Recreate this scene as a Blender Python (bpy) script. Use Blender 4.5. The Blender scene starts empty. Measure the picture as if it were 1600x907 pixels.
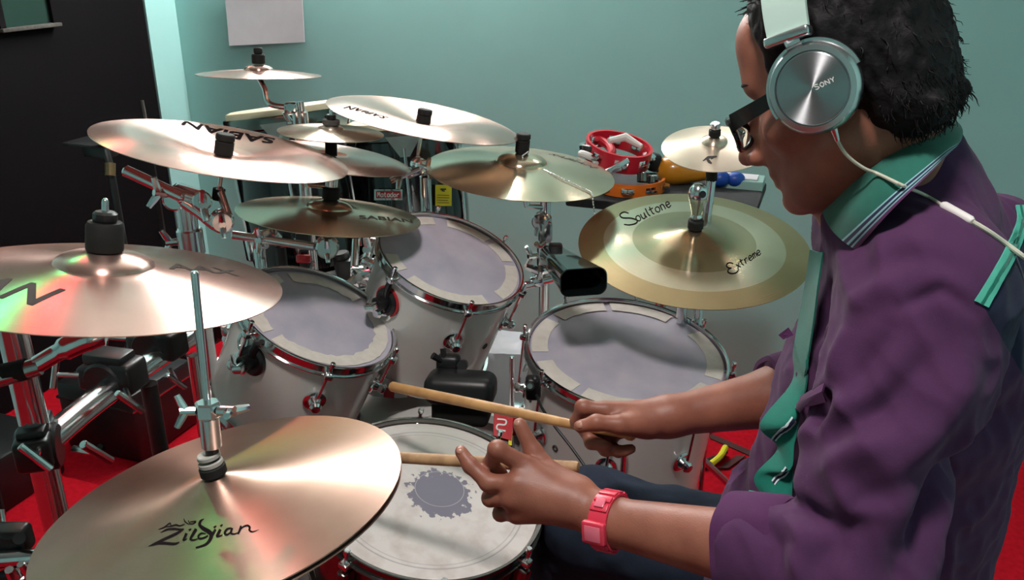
import bpy, bmesh, math, random
import numpy as np
from mathutils import Vector, Matrix
from mathutils.bvhtree import BVHTree
V = Vector
rnd = random.Random(7)
COL = bpy.context.scene.collection
SC = bpy.context.scene

# ---------------------------------------------------------------- camera
FPX, PITCH, CAM_H = 1385.0, math.radians(22), 1.55
cam_d = bpy.data.cameras.new('camera')
cam_d.sensor_width = 36.0
cam_d.lens = 36.0 * FPX / 1600.0
cam_d.clip_start = 0.02
cam = bpy.data.objects.new('camera', cam_d)
cam.location = (0, 0, CAM_H)
cam.rotation_euler = (math.pi / 2 - PITCH, 0, 0)
COL.objects.link(cam)
SC.camera = cam
SC.view_settings.view_transform = 'Standard'
SC.view_settings.look = 'None'
SC.view_settings.gamma = 1
SC.view_settings.exposure = 0.0

# ---------------------------------------------------------------- light
world = bpy.data.worlds.new('world')
world.use_nodes = True
world.node_tree.nodes['Background'].inputs[0].default_value = (0.5, 0.6, 0.6, 1)
world.node_tree.nodes['Background'].inputs[1].default_value = 0.03
SC.world = world

# room axes: the room is turned 20 degrees against the view
YAW = math.radians(20)
LD = V((math.sin(YAW), math.cos(YAW), 0))       # along the left wall, away from the camera
BD = V((math.cos(YAW), -math.sin(YAW), 0))      # along the back wall, to the right
CORNER = V((-1.36, 3.75, 0))


def room(s, t, z):
    """s along the back wall from the corner, t out of the back wall into the room"""
    return CORNER + BD * s - LD * t + V((0, 0, z))


def area(name, loc, direction, sx, sy, power, color):
    d = bpy.data.lights.new(name, 'AREA')
    d.shape = 'RECTANGLE'; d.size = sx; d.size_y = sy
    d.energy = power; d.color = color
    o = bpy.data.objects.new(name, d)
    o.location = loc
    z = -V(direction).normalized()
    x = BD.copy(); x = (x - z * x.dot(z)).normalized()
    y = z.cross(x)
    o.matrix_world = Matrix(((x.x, y.x, z.x, loc[0]), (x.y, y.y, z.y, loc[1]), (x.z, y.z, z.z, loc[2]), (0, 0, 0, 1)))
    COL.objects.link(o)
    return o


TUBES = [(1.0, 1.2, 2.2), (2.3, 0.32, 2.26)]      # place along the back wall, length, height
LAMP_POS = V((-0.1, 0.45, 2.66))
area('ceiling_lamp_light', LAMP_POS - V((0, 0, 0.03)), (0, 0, -1), 0.26, 0.26, 24, (1.0, 0.93, 0.9))


def spot(name, loc, target, power, color, size, radius):
    d = bpy.data.lights.new(name, 'SPOT')
    d.energy = power; d.color = color; d.spot_size = math.radians(size); d.spot_blend = 0.5
    d.shadow_soft_size = radius
    o = bpy.data.objects.new(name, d)
    q = (V(target) - V(loc)).to_track_quat('-Z', 'Y')
    o.rotation_euler = q.to_euler(); o.location = loc
    COL.objects.link(o)


RED_POS = room(0.14, 0.69, 2.35)
GREEN_POS = room(0.14, 1.04, 2.35)
spot('red_stage_light', RED_POS, (-0.3, 0.9, 1.0), 11, (1, 0.03, 0.06), 44, 0.05)
spot('green_stage_light', GREEN_POS, (-0.28, 0.66, 1.03), 9, (0.03, 1, 0.25), 15, 0.05)


# ---------------------------------------------------------------- geometry helpers
cp, sp = math.cos(PITCH), math.sin(PITCH)
AX_R, AX_U, AX_F = V((1, 0, 0)), V((0, sp, cp)), V((0, cp, -sp))
EYE = V((0, 0, CAM_H))


def P(px, py, z):
    """world point seen at photo pixel (px, py) at a distance z along the lens axis"""
    return EYE + (AX_F + AX_R * ((px - 800) / FPX) + AX_U * ((453.5 - py) / FPX)) * z


def on_plane(px, py, C, n):
    d = P(px, py, 1) - EYE
    return EYE + d * ((C - EYE).dot(n) / d.dot(n))


def disk(e, D):
    """centre and normal of a round rim of diameter D seen as ellipse (cx, cy, a, b, phi)"""
    cx, cy, a, b, phi = e
    C = P(cx, cy, FPX * D / (2 * a))
    ray = (C - EYE).normalized()
    t = math.radians(phi)
    u = AX_R * math.sin(t) + AX_U * math.cos(t)
    u = (u - ray * u.dot(ray)).normalized()
    s = b / a
    return C, (-ray * s + u * math.sqrt(1 - s * s)).normalized()


def frame(C, n, xhint=None):
    z = n.normalized()
    x = V(xhint) if xhint is not None else V((1, 0, 0))
    x = (x - z * x.dot(z)).normalized()
    y = z.cross(x)
    return Matrix(((x.x, y.x, z.x, C.x), (x.y, y.y, z.y, C.y), (x.z, y.z, z.z, C.z), (0, 0, 0, 1)))


def lin(r, g, b):
    f = lambda c: (c / 255 / 12.92) if c / 255 <= 0.04045 else ((c / 255 + 0.055) / 1.055) ** 2.4
    return (f(r), f(g), f(b), 1)


MW = {}


def put(o, parent=None):
    COL.objects.link(o)
    if parent is not None:
        o.parent = parent
        MW[o] = MW[parent]
    return o


def tag(o, label, cat, group=None, kind=None):
    o['label'] = label; o['category'] = cat
    if group: o['group'] = group
    if kind: o['kind'] = kind
    return o


def thing(name, label, cat, loc=(0, 0, 0), M=None, group=None):
    o = bpy.data.objects.new(name, None)
    o.empty_display_size = 0.05
    M = M if M is not None else Matrix.Translation(V(loc))
    o.matrix_world = M
    COL.objects.link(o)
    MW[o] = M.copy()
    return tag(o, label, cat, group)


class MB:
    """collects shapes (world coordinates unless a matrix is given) and links them as one mesh"""

    def __init__(self, M=None):
        self.bm = bmesh.new(); self.M = M or Matrix()

    def raw(self, verts, faces):
        vs = [self.bm.verts.new(self.M @ V(v)) for v in verts]
        for f in faces:
            try: self.bm.faces.new([vs[i] for i in f])
            except ValueError: pass
        return self

    def box(self, c, s, M=None, bev=0.0, seg=2):
        b = bmesh.new()
        bmesh.ops.create_cube(b, size=1)
        for v in b.verts: v.co = V((v.co.x * s[0], v.co.y * s[1], v.co.z * s[2]))
        if bev: bmesh.ops.bevel(b, geom=list(b.edges), offset=bev, segments=seg, affect='EDGES', profile=0.5)
        T = Matrix.Translation(V(c)) @ (M or Matrix())
        b.verts.ensure_lookup_table()
        idx = {v: i for i, v in enumerate(b.verts)}
        vs = [T @ v.co for v in b.verts]
        fs = [[idx[v] for v in f.verts] for f in b.faces]
        b.free()
        return self.raw(vs, fs)

    def lathe(self, prof, M=None, seg=48, closed=False, a0=0.0, a1=2 * math.pi):
        M = M or Matrix()
        full = abs(a1 - a0 - 2 * math.pi) < 1e-6
        n = seg if full else seg + 1
        vs, fs, rings = [], [], []
        for r, z in prof:
            if r < 1e-7 and full:
                vs.append(M @ V((0, 0, z))); rings.append([len(vs) - 1] * n)
            else:
                ring = []
                for k in range(n):
                    a = a0 + (a1 - a0) * k / seg
                    vs.append(M @ V((r * math.cos(a), r * math.sin(a), z))); ring.append(len(vs) - 1)
                rings.append(ring)
        m = len(prof)
        for i in range(m if closed else m - 1):
            A, B = rings[i], rings[(i + 1) % m]
            for k in range(n if full else n - 1):
                k2 = (k + 1) % n
                f = []
                for q in (A[k], A[k2], B[k2], B[k]):
                    if q not in f: f.append(q)
                if len(f) > 2: fs.append(f)
        if closed and not full:
            fs.append([r[0] for r in rings]); fs.append([r[-1] for r in rings][::-1])
        return self.raw(vs, fs)

    def cyl(self, p0, p1, r0, r1=None, seg=16, bev=0.0):
        p0, p1 = V(p0), V(p1); r1 = r0 if r1 is None else r1
        L = (p1 - p0).length
        M = frame(p0, (p1 - p0), (1, 0, 0) if abs((p1 - p0).normalized().x) < 0.9 else (0, 1, 0))
        if bev:
            prof = [(0, 0), (r0 - bev, 0), (r0, bev), (r1, L - bev), (r1 - bev, L), (0, L)]
        else:
            prof = [(0, 0), (r0, 0), (r1, L), (0, L)]
        return self.lathe(prof, M, seg)

    def tube(self, pts, r, seg=10, cap=True):
        pts = [V(p) for p in pts]
        n = len(pts)
        rs = r if isinstance(r, (list, tuple)) else [r] * n
        up = V((0, 0, 1)) if abs((pts[1] - pts[0]).normalized().z) < 0.9 else V((1, 0, 0))
        vs, fs = [], []
        x = None
        for i in range(n):
            t = (pts[min(i + 1, n - 1)] - pts[max(i - 1, 0)]).normalized()
            if x is None: x = (up - t * up.dot(t)).normalized()
            else: x = (x - t * x.dot(t)).normalized()
            y = t.cross(x)
            for k in range(seg):
                a = 2 * math.pi * k / seg
                vs.append(pts[i] + (x * math.cos(a) + y * math.sin(a)) * rs[i])
        for i in range(n - 1):
            for k in range(seg):
                k2 = (k + 1) % seg
                fs.append([i * seg + k, i * seg + k2, (i + 1) * seg + k2, (i + 1) * seg + k])
        if cap:
            fs.append(list(range(seg))[::-1]); fs.append([(n - 1) * seg + k for k in range(seg)])
        return self.raw(vs, fs)

    def sphere(self, c, r, s=(1, 1, 1), M=None, seg=20, rings=12):
        M2 = Matrix.Translation(V(c)) @ (M or Matrix()) @ Matrix.Diagonal((*s, 1))
        prof = [(r * math.sin(math.pi * i / rings), -r * math.cos(math.pi * i / rings)) for i in range(rings + 1)]
        prof[0] = (0, -r); prof[-1] = (0, r)
        return self.lathe(prof, M2, seg)

    def grid(self, rows, thick=0.0):
        """surface through rows of points, given a thickness"""
        R, C = len(rows), len(rows[0])
        vs = [V(p) for r in rows for p in r]
        fs = [[i * C + j, i * C + j + 1, (i + 1) * C + j + 1, (i + 1) * C + j] for i in range(R - 1) for j in range(C - 1)]
        if thick:
            nrm = [V((0, 0, 0)) for _ in vs]
            for f in fs:
                nn = (vs[f[2]] - vs[f[0]]).cross(vs[f[3]] - vs[f[1]])
                for q in f: nrm[q] += nn
            nrm = [q.normalized() if q.length else V((0, 0, 1)) for q in nrm]
            N = len(vs)
            vs2 = vs + [v - nrm[i] * thick for i, v in enumerate(vs)]
            fs2 = fs + [[q + N for q in f][::-1] for f in fs]
            bd = [j for j in range(C)] + [i * C + C - 1 for i in range(1, R)] + [(R - 1) * C + j for j in range(C - 2, -1, -1)] + [i * C for i in range(R - 2, 0, -1)]
            for a, b in zip(bd, bd[1:] + bd[:1]): fs2.append([b, a, a + N, b + N])
            vs, fs = vs2, fs2
        return self.raw(vs, fs)

    def build(self, name, m, parent=None, smooth=True, angle=35, local=False, recalc=True):
        if recalc: bmesh.ops.recalc_face_normals(self.bm, faces=self.bm.faces)
        me = bpy.data.meshes.new(name)
        if parent is not None and not local:
            self.bm.transform(MW[parent].inverted())
        self.bm.to_mesh(me); self.bm.free()
        for mm in (m if isinstance(m, (list, tuple)) else [m]): me.materials.append(mm)
        if smooth:
            me.shade_smooth()
            me.set_sharp_from_angle(angle=math.radians(angle))
        o = bpy.data.objects.new(name, me)
        put(o, parent)
        if parent is None: MW[o] = Matrix()
        return o


def struct(name, mb, m, parent=None, smooth=False):
    o = mb.build(name, m, parent, smooth=smooth)
    if parent is None: o['kind'] = 'structure'
    return o


def spline(pts, n=8):
    pts = [V(p) for p in pts]
    q = [pts[0] * 2 - pts[1]] + pts + [pts[-1] * 2 - pts[-2]]
    out = []
    for i in range(1, len(q) - 2):
        for k in range(n):
            t = k / n
            a, b, c, d = q[i - 1], q[i], q[i + 1], q[i + 2]
            out.append(0.5 * ((2 * b) + (c - a) * t + (2 * a - 5 * b + 4 * c - d) * t * t + (3 * b - a - 3 * c + d) * t ** 3))
    out.append(pts[-1])
    return out


# ---------------------------------------------------------------- materials
def new_mat(name):
    m = bpy.data.materials.new(name); m.use_nodes = True
    nt = m.node_tree
    return m, nt, nt.nodes['Principled BSDF']


def mat(name, col, rough=0.5, metal=0.0, noise=0.0, nscale=20.0, bump=0.0, bscale=200.0, spec=0.5, coat=0.0, sheen=0.0, col2=None, sss=0.0, stretch=None):
    m, nt, b = new_mat(name)
    b.inputs['Base Color'].default_value = col
    b.inputs['Roughness'].default_value = rough
    b.inputs['Metallic'].default_value = metal
    b.inputs['Specular IOR Level'].default_value = spec
    b.inputs['Coat Weight'].default_value = coat
    b.inputs['Coat Roughness'].default_value = 0.05
    if sheen:
        b.inputs['Sheen Weight'].default_value = sheen
        b.inputs['Sheen Roughness'].default_value = 0.5
    if sss:
        b.inputs['Subsurface Weight'].default_value = sss
        b.inputs['Subsurface Radius'].default_value = (0.01, 0.004, 0.002)
        b.inputs['Subsurface Scale'].default_value = 0.5
    tc = nt.nodes.new('ShaderNodeTexCoord')
    src = tc.outputs['Object']
    if stretch:
        mp = nt.nodes.new('ShaderNodeMapping'); mp.inputs['Scale'].default_value = stretch
        nt.links.new(src, mp.inputs[0]); src = mp.outputs[0]
    if noise or col2:
        n = nt.nodes.new('ShaderNodeTexNoise'); n.inputs['Scale'].default_value = nscale; n.inputs['Detail'].default_value = 5
        nt.links.new(src, n.inputs['Vector'])
        r = nt.nodes.new('ShaderNodeMapRange'); r.inputs['From Min'].default_value = 0.35; r.inputs['From Max'].default_value = 0.65
        nt.links.new(n.outputs['Fac'], r.inputs['Value'])
        mx = nt.nodes.new('ShaderNodeMix'); mx.data_type = 'RGBA'
        c2 = col2 or tuple(c * (1 - noise) for c in col[:3]) + (1,)
        mx.inputs['A'].default_value = col; mx.inputs['B'].default_value = c2
        nt.links.new(r.outputs['Result'], mx.inputs['Factor'])
        nt.links.new(mx.outputs['Result'], b.inputs['Base Color'])
    if bump:
        n = nt.nodes.new('ShaderNodeTexNoise'); n.inputs['Scale'].default_value = bscale; n.inputs['Detail'].default_value = 3
        nt.links.new(src, n.inputs['Vector'])
        bp = nt.nodes.new('ShaderNodeBump'); bp.inputs['Strength'].default_value = bump; bp.inputs['Distance'].default_value = 0.002
        nt.links.new(n.outputs['Fac'], bp.inputs['Height'])
        nt.links.new(bp.outputs['Normal'], b.inputs['Normal'])
    return m


def bronze(name, col, col2, rough, aniso=0.6, zones=None, nscale=9, metal=0.9):
    """lathed cymbal bronze: fine rings, blotchy patina, radial highlights"""
    m, nt, b = new_mat(name)
    b.inputs['Metallic'].default_value = metal
    b.inputs['Roughness'].default_value = rough
    b.inputs['Anisotropic'].default_value = aniso
    b.inputs['Anisotropic Rotation'].default_value = 0.25
    tg = nt.nodes.new('ShaderNodeTangent'); tg.direction_type = 'RADIAL'; tg.axis = 'Z'
    nt.links.new(tg.outputs[0], b.inputs['Tangent'])
    tc = nt.nodes.new('ShaderNodeTexCoord')
    n = nt.nodes.new('ShaderNodeTexNoise'); n.inputs['Scale'].default_value = nscale; n.inputs['Detail'].default_value = 6
    nt.links.new(tc.outputs['Object'], n.inputs['Vector'])
    mx = nt.nodes.new('ShaderNodeMix'); mx.data_type = 'RGBA'
    mx.inputs['A'].default_value = col; mx.inputs['B'].default_value = col2
    r = nt.nodes.new('ShaderNodeMapRange'); r.inputs['From Min'].default_value = 0.35; r.inputs['From Max'].default_value = 0.7
    nt.links.new(n.outputs['Fac'], r.inputs['Value']); nt.links.new(r.outputs['Result'], mx.inputs['Factor'])
    out = mx.outputs['Result']
    # radius
    sx = nt.nodes.new('ShaderNodeVectorMath'); sx.operation = 'MULTIPLY'; sx.inputs[1].default_value = (1, 1, 0)
    nt.links.new(tc.outputs['Object'], sx.inputs[0])
    ln = nt.nodes.new('ShaderNodeVectorMath'); ln.operation = 'LENGTH'
    nt.links.new(sx.outputs[0], ln.inputs[0])
    rad = ln.outputs['Value']
    if zones:
        cr = nt.nodes.new('ShaderNodeValToRGB'); cr.color_ramp.interpolation = 'CONSTANT'
        el = cr.color_ramp.elements
        R, zs = zones
        el[0].position = 0; el[0].color = zs[0][1]
        el[1].position = zs[1][0]; el[1].color = zs[1][1]
        for p, c in zs[2:]:
            e = el.new(p); e.color = c
        dv = nt.nodes.new('ShaderNodeMath'); dv.operation = 'DIVIDE'; dv.inputs[1].default_value = R
        nt.links.new(rad, dv.inputs[0]); nt.links.new(dv.outputs[0], cr.inputs['Fac'])
        m2 = nt.nodes.new('ShaderNodeMix'); m2.data_type = 'RGBA'; m2.blend_type = 'MULTIPLY'; m2.inputs['Factor'].default_value = 1
        nt.links.new(out, m2.inputs['A']); nt.links.new(cr.outputs['Color'], m2.inputs['B'])
        out = m2.outputs['Result']
    nt.links.new(out, b.inputs['Base Color'])
    # lathe grooves as fine relief
    sn = nt.nodes.new('ShaderNodeMath'); sn.operation = 'MULTIPLY'; sn.inputs[1].default_value = 420
    nt.links.new(rad, sn.inputs[0])
    n2 = nt.nodes.new('ShaderNodeTexNoise'); n2.noise_dimensions = '1D'; n2.inputs['Scale'].default_value = 1.0; n2.inputs['Detail'].default_value = 3
    nt.links.new(sn.outputs[0], n2.inputs['W'])
    bp = nt.nodes.new('ShaderNodeBump'); bp.inputs['Strength'].default_value = 0.12; bp.inputs['Distance'].default_value = 0.0006
    nt.links.new(n2.outputs['Fac'], bp.inputs['Height'])
    nt.links.new(bp.outputs['Normal'], b.inputs['Normal'])
    return m


M = {}
M['wall'] = mat('teal_wall_paint', lin(156, 208, 204), 0.6, noise=0.06, nscale=2.5, bump=0.08, bscale=120)
M['ceiling'] = mat('ceiling_paint', lin(170, 176, 172), 0.8, noise=0.05)
M['carpet'] = mat('red_carpet', lin(180, 12, 30), 0.95, noise=0.25, nscale=60, bump=0.6, bscale=500, spec=0.1)
M['door'] = mat('black_door_paint', lin(9, 6, 9), 0.8, noise=0.2, nscale=6, spec=0.12)
M['door_glass'] = mat('dark_green_glass', lin(38, 62, 54), 0.25, noise=0.3, nscale=3)
M['chrome'] = mat('chrome', (0.8, 0.81, 0.82, 1), 0.15, 1.0, noise=0.08, nscale=30)
M['chrome_dull'] = mat('worn_chrome', (0.55, 0.55, 0.55, 1), 0.22, 1.0, noise=0.2, nscale=25)
M['black'] = mat('black_plastic', lin(22, 21, 23), 0.4, noise=0.15, nscale=30)
M['rubber'] = mat('black_rubber', lin(30, 30, 29), 0.75, noise=0.2, nscale=40, spec=0.3)
M['felt'] = mat('grey_felt', lin(84, 80, 76), 0.95, noise=0.3, nscale=90, bump=0.4, bscale=600)
M['white_lacquer'] = mat('white_lacquer', lin(212, 210, 205), 0.22, noise=0.03, nscale=4, coat=0.5)
M['hoop'] = mat('chrome_hoop', (0.68, 0.68, 0.68, 1), 0.12, 1.0, noise=0.12, nscale=18)
M['hoop_dark'] = mat('dark_nickel_hoop', (0.22, 0.21, 0.2, 1), 0.2, 1.0, noise=0.15, nscale=18)
M['head'] = mat('greyed_drum_head', lin(200, 194, 206), 0.3, noise=0.18, nscale=14, col2=lin(182, 178, 194), bump=0.05, bscale=300)
M['patch'] = mat('cream_damping_patch', lin(232, 224, 214), 0.6, noise=0.1, nscale=60, bump=0.1, bscale=300)
M['clearhead'] = mat('head_film_edge', lin(176, 168, 166), 0.35, noise=0.08, nscale=10)
M['paper'] = mat('white_paper', lin(205, 203, 208), 0.7, noise=0.04)
M['plastic_white'] = mat('white_plastic_sheet', lin(206, 205, 212), 0.45, noise=0.08, nscale=8)
M['red_plastic'] = mat('red_plastic', lin(200, 20, 44), 0.3, noise=0.1, coat=0.3)
M['orange_plastic'] = mat('orange_plastic', lin(226, 110, 18), 0.35, noise=0.12)
M['amber_wood'] = mat('amber_gourd', lin(206, 132, 30), 0.25, noise=0.15, nscale=10, coat=0.4)
M['blue_plastic'] = mat('blue_plastic', lin(26, 70, 160), 0.4, noise=0.15)
M['skinhead'] = mat('rawhide', lin(222, 208, 176), 0.6, noise=0.12, nscale=10)
M['black_lacquer'] = mat('black_lacquer', lin(20, 26, 26), 0.12, noise=0.1, coat=0.6)
M['yellow'] = mat('yellow_label', lin(228, 216, 40), 0.6, noise=0.03)
M['ink'] = mat('black_ink', lin(24, 17, 20), 0.9, noise=0.1, spec=0.05)
M['ink_grey'] = mat('faded_grey_ink', lin(78, 72, 70), 0.9, noise=0.15, spec=0.05)
M['ink_white'] = mat('white_ink', lin(230, 226, 222), 0.5, noise=0.03)
M['ink_red'] = mat('red_ink', lin(190, 40, 48), 0.5, noise=0.05)
M['felt_light'] = mat('pale_felt', lin(170, 166, 160), 0.9, noise=0.15, nscale=90)
M['felt_black'] = mat('black_felt', lin(52, 52, 54), 0.95, noise=0.2, nscale=50)
M['hickory'] = mat('hickory_wood', lin(206, 160, 104), 0.5, noise=0.25, nscale=30, col2=lin(176, 128, 78), stretch=(1, 1, 0.12))
M['hickory_worn'] = mat('worn_hickory_wood', lin(196, 158, 116), 0.6, noise=0.3, nscale=40, col2=lin(150, 112, 80), stretch=(1, 1, 0.15))
M['cable_black'] = mat('black_cable_jacket', lin(18, 18, 20), 0.5, noise=0.1)
M['cable_white'] = mat('cream_cable_jacket', lin(206, 204, 186), 0.45, noise=0.06)
M['skin'] = mat('brown_skin', lin(158, 100, 80), 0.48, noise=0.12, nscale=22, col2=lin(136, 82, 66), bump=0.12, bscale=500, sss=0.15)
M['nail'] = mat('finger_nail', lin(180, 130, 112), 0.3, noise=0.05)
M['hair'] = mat('black_hair', lin(15, 12, 15), 0.65, noise=0.4, nscale=60, bump=0.5, bscale=160, spec=0.2)
M['eye'] = mat('eye_white', lin(215, 208, 200), 0.2, noise=0.03)
M['iris'] = mat('brown_iris', lin(40, 24, 18), 0.15, noise=0.2, nscale=200)
M['purple'] = mat('purple_cotton', lin(84, 44, 84), 0.85, noise=0.14, nscale=40, bump=0.2, bscale=900, sheen=0.05, spec=0.15)
M['teal_cloth'] = mat('teal_cotton', lin(20, 112, 96), 0.85, noise=0.12, nscale=40, bump=0.2, bscale=900, sheen=0.2, spec=0.2)
M['teal_pale'] = mat('pale_teal_tape', lin(86, 186, 164), 0.8, noise=0.1, nscale=40)
M['navy_cloth'] = mat('navy_cotton', lin(34, 38, 66), 0.85, noise=0.12, nscale=40, bump=0.2, bscale=900, spec=0.2)
M['white_cloth'] = mat('white_piping', lin(206, 220, 222), 0.8, noise=0.06)
M['denim'] = mat('dark_denim', lin(44, 52, 68), 0.9, noise=0.2, nscale=30, bump=0.3, bscale=700, spec=0.2)
M['watch'] = mat('coral_red_strap', lin(222, 60, 84), 0.35, noise=0.08, nscale=20)
M['watch_face'] = mat('pink_watch_face', lin(236, 120, 140), 0.2, noise=0.05)
M['silver'] = mat('brushed_silver', (0.7, 0.72, 0.73, 1), 0.25, 1.0, noise=0.05)
M['leather'] = mat('black_leatherette', lin(24, 22, 24), 0.55, noise=0.2, nscale=40)
M['frame_black'] = mat('black_acetate', lin(14, 12, 14), 0.25, noise=0.1)
M['brown_strap'] = mat('dark_brown_webbing', lin(72, 30, 30), 0.8, noise=0.2)


def glass(name, col, rough=0.02):
    m, nt, b = new_mat(name)
    b.inputs['Base Color'].default_value = col
    b.inputs['Transmission Weight'].default_value = 1.0
    b.inputs['Roughness'].default_value = rough
    b.inputs['IOR'].default_value = 1.1
    return m


M['lens'] = glass('spectacle_lens', (0.95, 0.97, 0.95, 1))


def emit(name, col, s):
    m, nt, b = new_mat(name)
    b.inputs['Base Color'].default_value = col
    b.inputs['Emission Color'].default_value = col
    b.inputs['Emission Strength'].default_value = s
    return m


BR = lin(214, 178, 166); BR2 = lin(196, 158, 146)
M['bronze'] = bronze('cymbal_bronze', BR, BR2, 0.27, 0.8)
M['bronze_hat'] = bronze('hihat_bronze', lin(186, 152, 136), lin(168, 133, 118), 0.36, 0.9)
M['bronze_gold'] = bronze('golden_bronze', lin(218, 198, 172), lin(202, 180, 154), 0.2)
M['bronze_pale'] = bronze('pale_bronze', lin(232, 214, 194), lin(218, 198, 178), 0.34, 0.88)
M['bronze_zoned'] = bronze('banded_bronze', lin(226, 212, 190), lin(214, 198, 174), 0.16, 0.5,
                           zones=(0.2285, [(0, (0.62, 0.52, 0.42, 1)), (0.28, (0.6, 0.58, 0.46, 1)), (0.53, (0.98, 0.97, 0.92, 1)), (0.78, (0.72, 0.6, 0.42, 1))]))

# ================================================================ the setting
RW, RL, RH = 3.6, 5.2, 2.7        # room width along the back wall, length, height


def slab(c, sx, sy, sz, rot=True):
    return MB().box(c, (sx, sy, sz), Matrix.Rotation(-YAW, 4, 'Z') if rot else None)


struct('floor', slab(room(RW / 2, RL / 2, -0.05), RW + 0.4, RL + 0.4, 0.1), M['carpet'])
struct('ceiling', slab(room(RW / 2, RL / 2, RH + 0.05), RW + 0.4, RL + 0.4, 0.1), M['ceiling'])
struct('wall_back', slab(room(RW / 2, -0.06, RH / 2), RW + 0.24, 0.12, RH), M['wall'])
struct('wall_right', slab(room(RW + 0.06, RL / 2, RH / 2), 0.12, RL, RH), M['wall'])
struct('wall_front', slab(room(RW / 2, RL + 0.06, RH / 2), RW + 0.24, 0.12, RH), M['wall'])
# left wall with a door opening between t=.16 and t=1.22
D0, D1, DH = 0.17, 1.24, 2.15
wl = slab(room(-0.06, D0 / 2, RH / 2), 0.12, D0, RH)
wl.box(room(-0.06, (D1 + RL) / 2, RH / 2), (0.12, RL - D1, RH), Matrix.Rotation(-YAW, 4, 'Z'))
wl.box(room(-0.06, (D0 + D1) / 2, (RH + DH) / 2), (0.12, D1 - D0, RH - DH), Matrix.Rotation(-YAW, 4, 'Z'))
struct('wall_left', wl, M['wall'])
RZ = Matrix.Rotation(-YAW, 4, 'Z')
door = slab(room(-0.03, (D0 + D1) / 2, DH / 2), 0.05, D1 - D0 - 0.01, DH - 0.01)
dr = struct('door_1', door, M['door'])
W0, W1, WZ = 0.64, 0.83, 1.262
MB().box(room(-0.001, (W0 + W1) / 2, WZ + 0.2), (0.012, W1 - W0, 0.4), RZ).build('vision_pane', M['door_glass'], dr, smooth=False)
MB().box(room(0.012, (W0 + W1) / 2, WZ - 0.005), (0.035, W1 - W0 + 0.05, 0.012), RZ, bev=0.002).build('pane_ledge', M['felt'], dr)
MB().box(room(0.008, W1 + 0.012, WZ + 0.2), (0.02, 0.022, 0.42), RZ).box(room(0.008, W0 - 0.012, WZ + 0.2), (0.02, 0.022, 0.42), RZ).build('pane_frame', M['door'], dr, smooth=False)
MB().cyl(room(0.0, D1 - 0.08, 1.0), room(0.05, D1 - 0.08, 1.0), 0.012).cyl(room(0.05, D1 - 0.085, 1.0), room(0.05, D1 - 0.2, 1.0), 0.01).build('door_handle', M['chrome_dull'], dr)

# tube light on the back wall above the picture
lamp_white = mat('lamp_housing', lin(225, 225, 222), 0.5, noise=0.03)
tube_glow = [emit('tube_glow', (1.0, 0.93, 0.91, 1), 400.0), emit('dim_tube_glow', (1.0, 0.93, 0.91, 1), 90.0)]
for (ts, tlen, tz_), lb in zip(TUBES, ('long white tube light fixed high on the teal wall near the corner', 'short white tube light fixed high on the teal wall, to the right')):
    tl = thing('tube_light', lb, 'lamp', room(ts, 0.0, tz_))
    MB().box(room(ts, 0.026, tz_), (tlen + 0.06, 0.05, 0.06), RZ, bev=0.006).build('housing', lamp_white, tl)
    MB().cyl(room(ts - tlen / 2, 0.072, tz_ - 0.012), room(ts + tlen / 2, 0.072, tz_ - 0.012), 0.014, seg=16).build('tube', tube_glow[0 if tlen > .6 else 1], tl)
    for q in (-1, 1):
        MB().box(room(ts + q * (tlen / 2 + 0.015), 0.06, tz_ - 0.008), (0.03, 0.06, 0.045), RZ, bev=0.004).build('end_cap', M['ink_white'], tl)
# ceiling lamp
cl = thing('ceiling_lamp', 'square white lamp panel on the ceiling above the drum kit', 'lamp', LAMP_POS)
MB().box(LAMP_POS + V((0, 0, 0.02)), (0.32, 0.32, 0.04), RZ, bev=0.006).build('panel_frame', M['ink_white'], cl)
MB().box(LAMP_POS + V((0, 0, -0.003)), (0.26, 0.26, 0.006), RZ).build('diffuser', emit('panel_glow', (1, 0.96, 0.92, 1), 12), cl)
for nm, pos, c, lb in (('stage_light', RED_POS, (1, 0.03, 0.06, 1), 'small red stage light above the black door, nearer the corner'), ('stage_light', GREEN_POS, (0.03, 1, 0.25, 1), 'small green stage light above the black door, farther from the corner')):
    d = (V((-0.25, 1.2, 0.85)) - pos).normalized()
    t = thing(nm, lb, 'lamp', pos)
    MB().lathe([(0.0, -0.13), (0.045, -0.12), (0.05, -0.02), (0.056, -0.02), (0.056, -0.035), (0.06, -0.035), (0.06, -0.01), (0.05, -0.01), (0.048, -0.03), (0, -0.03)], frame(pos, d)).build('housing', M['black'], t)
    MB().lathe([(0, -0.027), (0.046, -0.027), (0.03, -0.022), (0, -0.02)], frame(pos, d)).build('glowing_lens', emit('stage_glow', c, 20), t)
    MB().tube([pos - d * 0.08, pos - d * 0.08 + V((0, 0, 0.06)), pos - BD * 0.135 + V((0, 0, 0.09))], 0.008).build('bracket', M['black'], t)

# white board sheet on the back wall
def wall_pt(px, py, t):
    return on_plane(px, py, room(0, t, 0), -LD)


nb = thing('notice_sheet', 'plain white sheet hung on the teal wall at the top', 'sheet', wall_pt(415, 40, 0.01))
a, b_, c_, d_ = wall_pt(361, 71, 0.02), wall_pt(476, 66, 0.016), wall_pt(470, -40, 0.012), wall_pt(347, -40, 0.012)
rows = [[a.lerp(d_, i / 8).lerp(b_.lerp(c_, i / 8), j / 8) - LD * (0.012 * (1 - i / 8) ** 2 * (1 - j / 8)) for j in range(9)] for i in range(9)]
MB().grid(rows, 0.002).build('sheet', M['paper'], nb)
MB().cyl(wall_pt(410, -38, 0.001), wall_pt(410, -38, 0.02), 0.006, seg=10).build('pin', M['chrome_dull'], nb)

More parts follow.
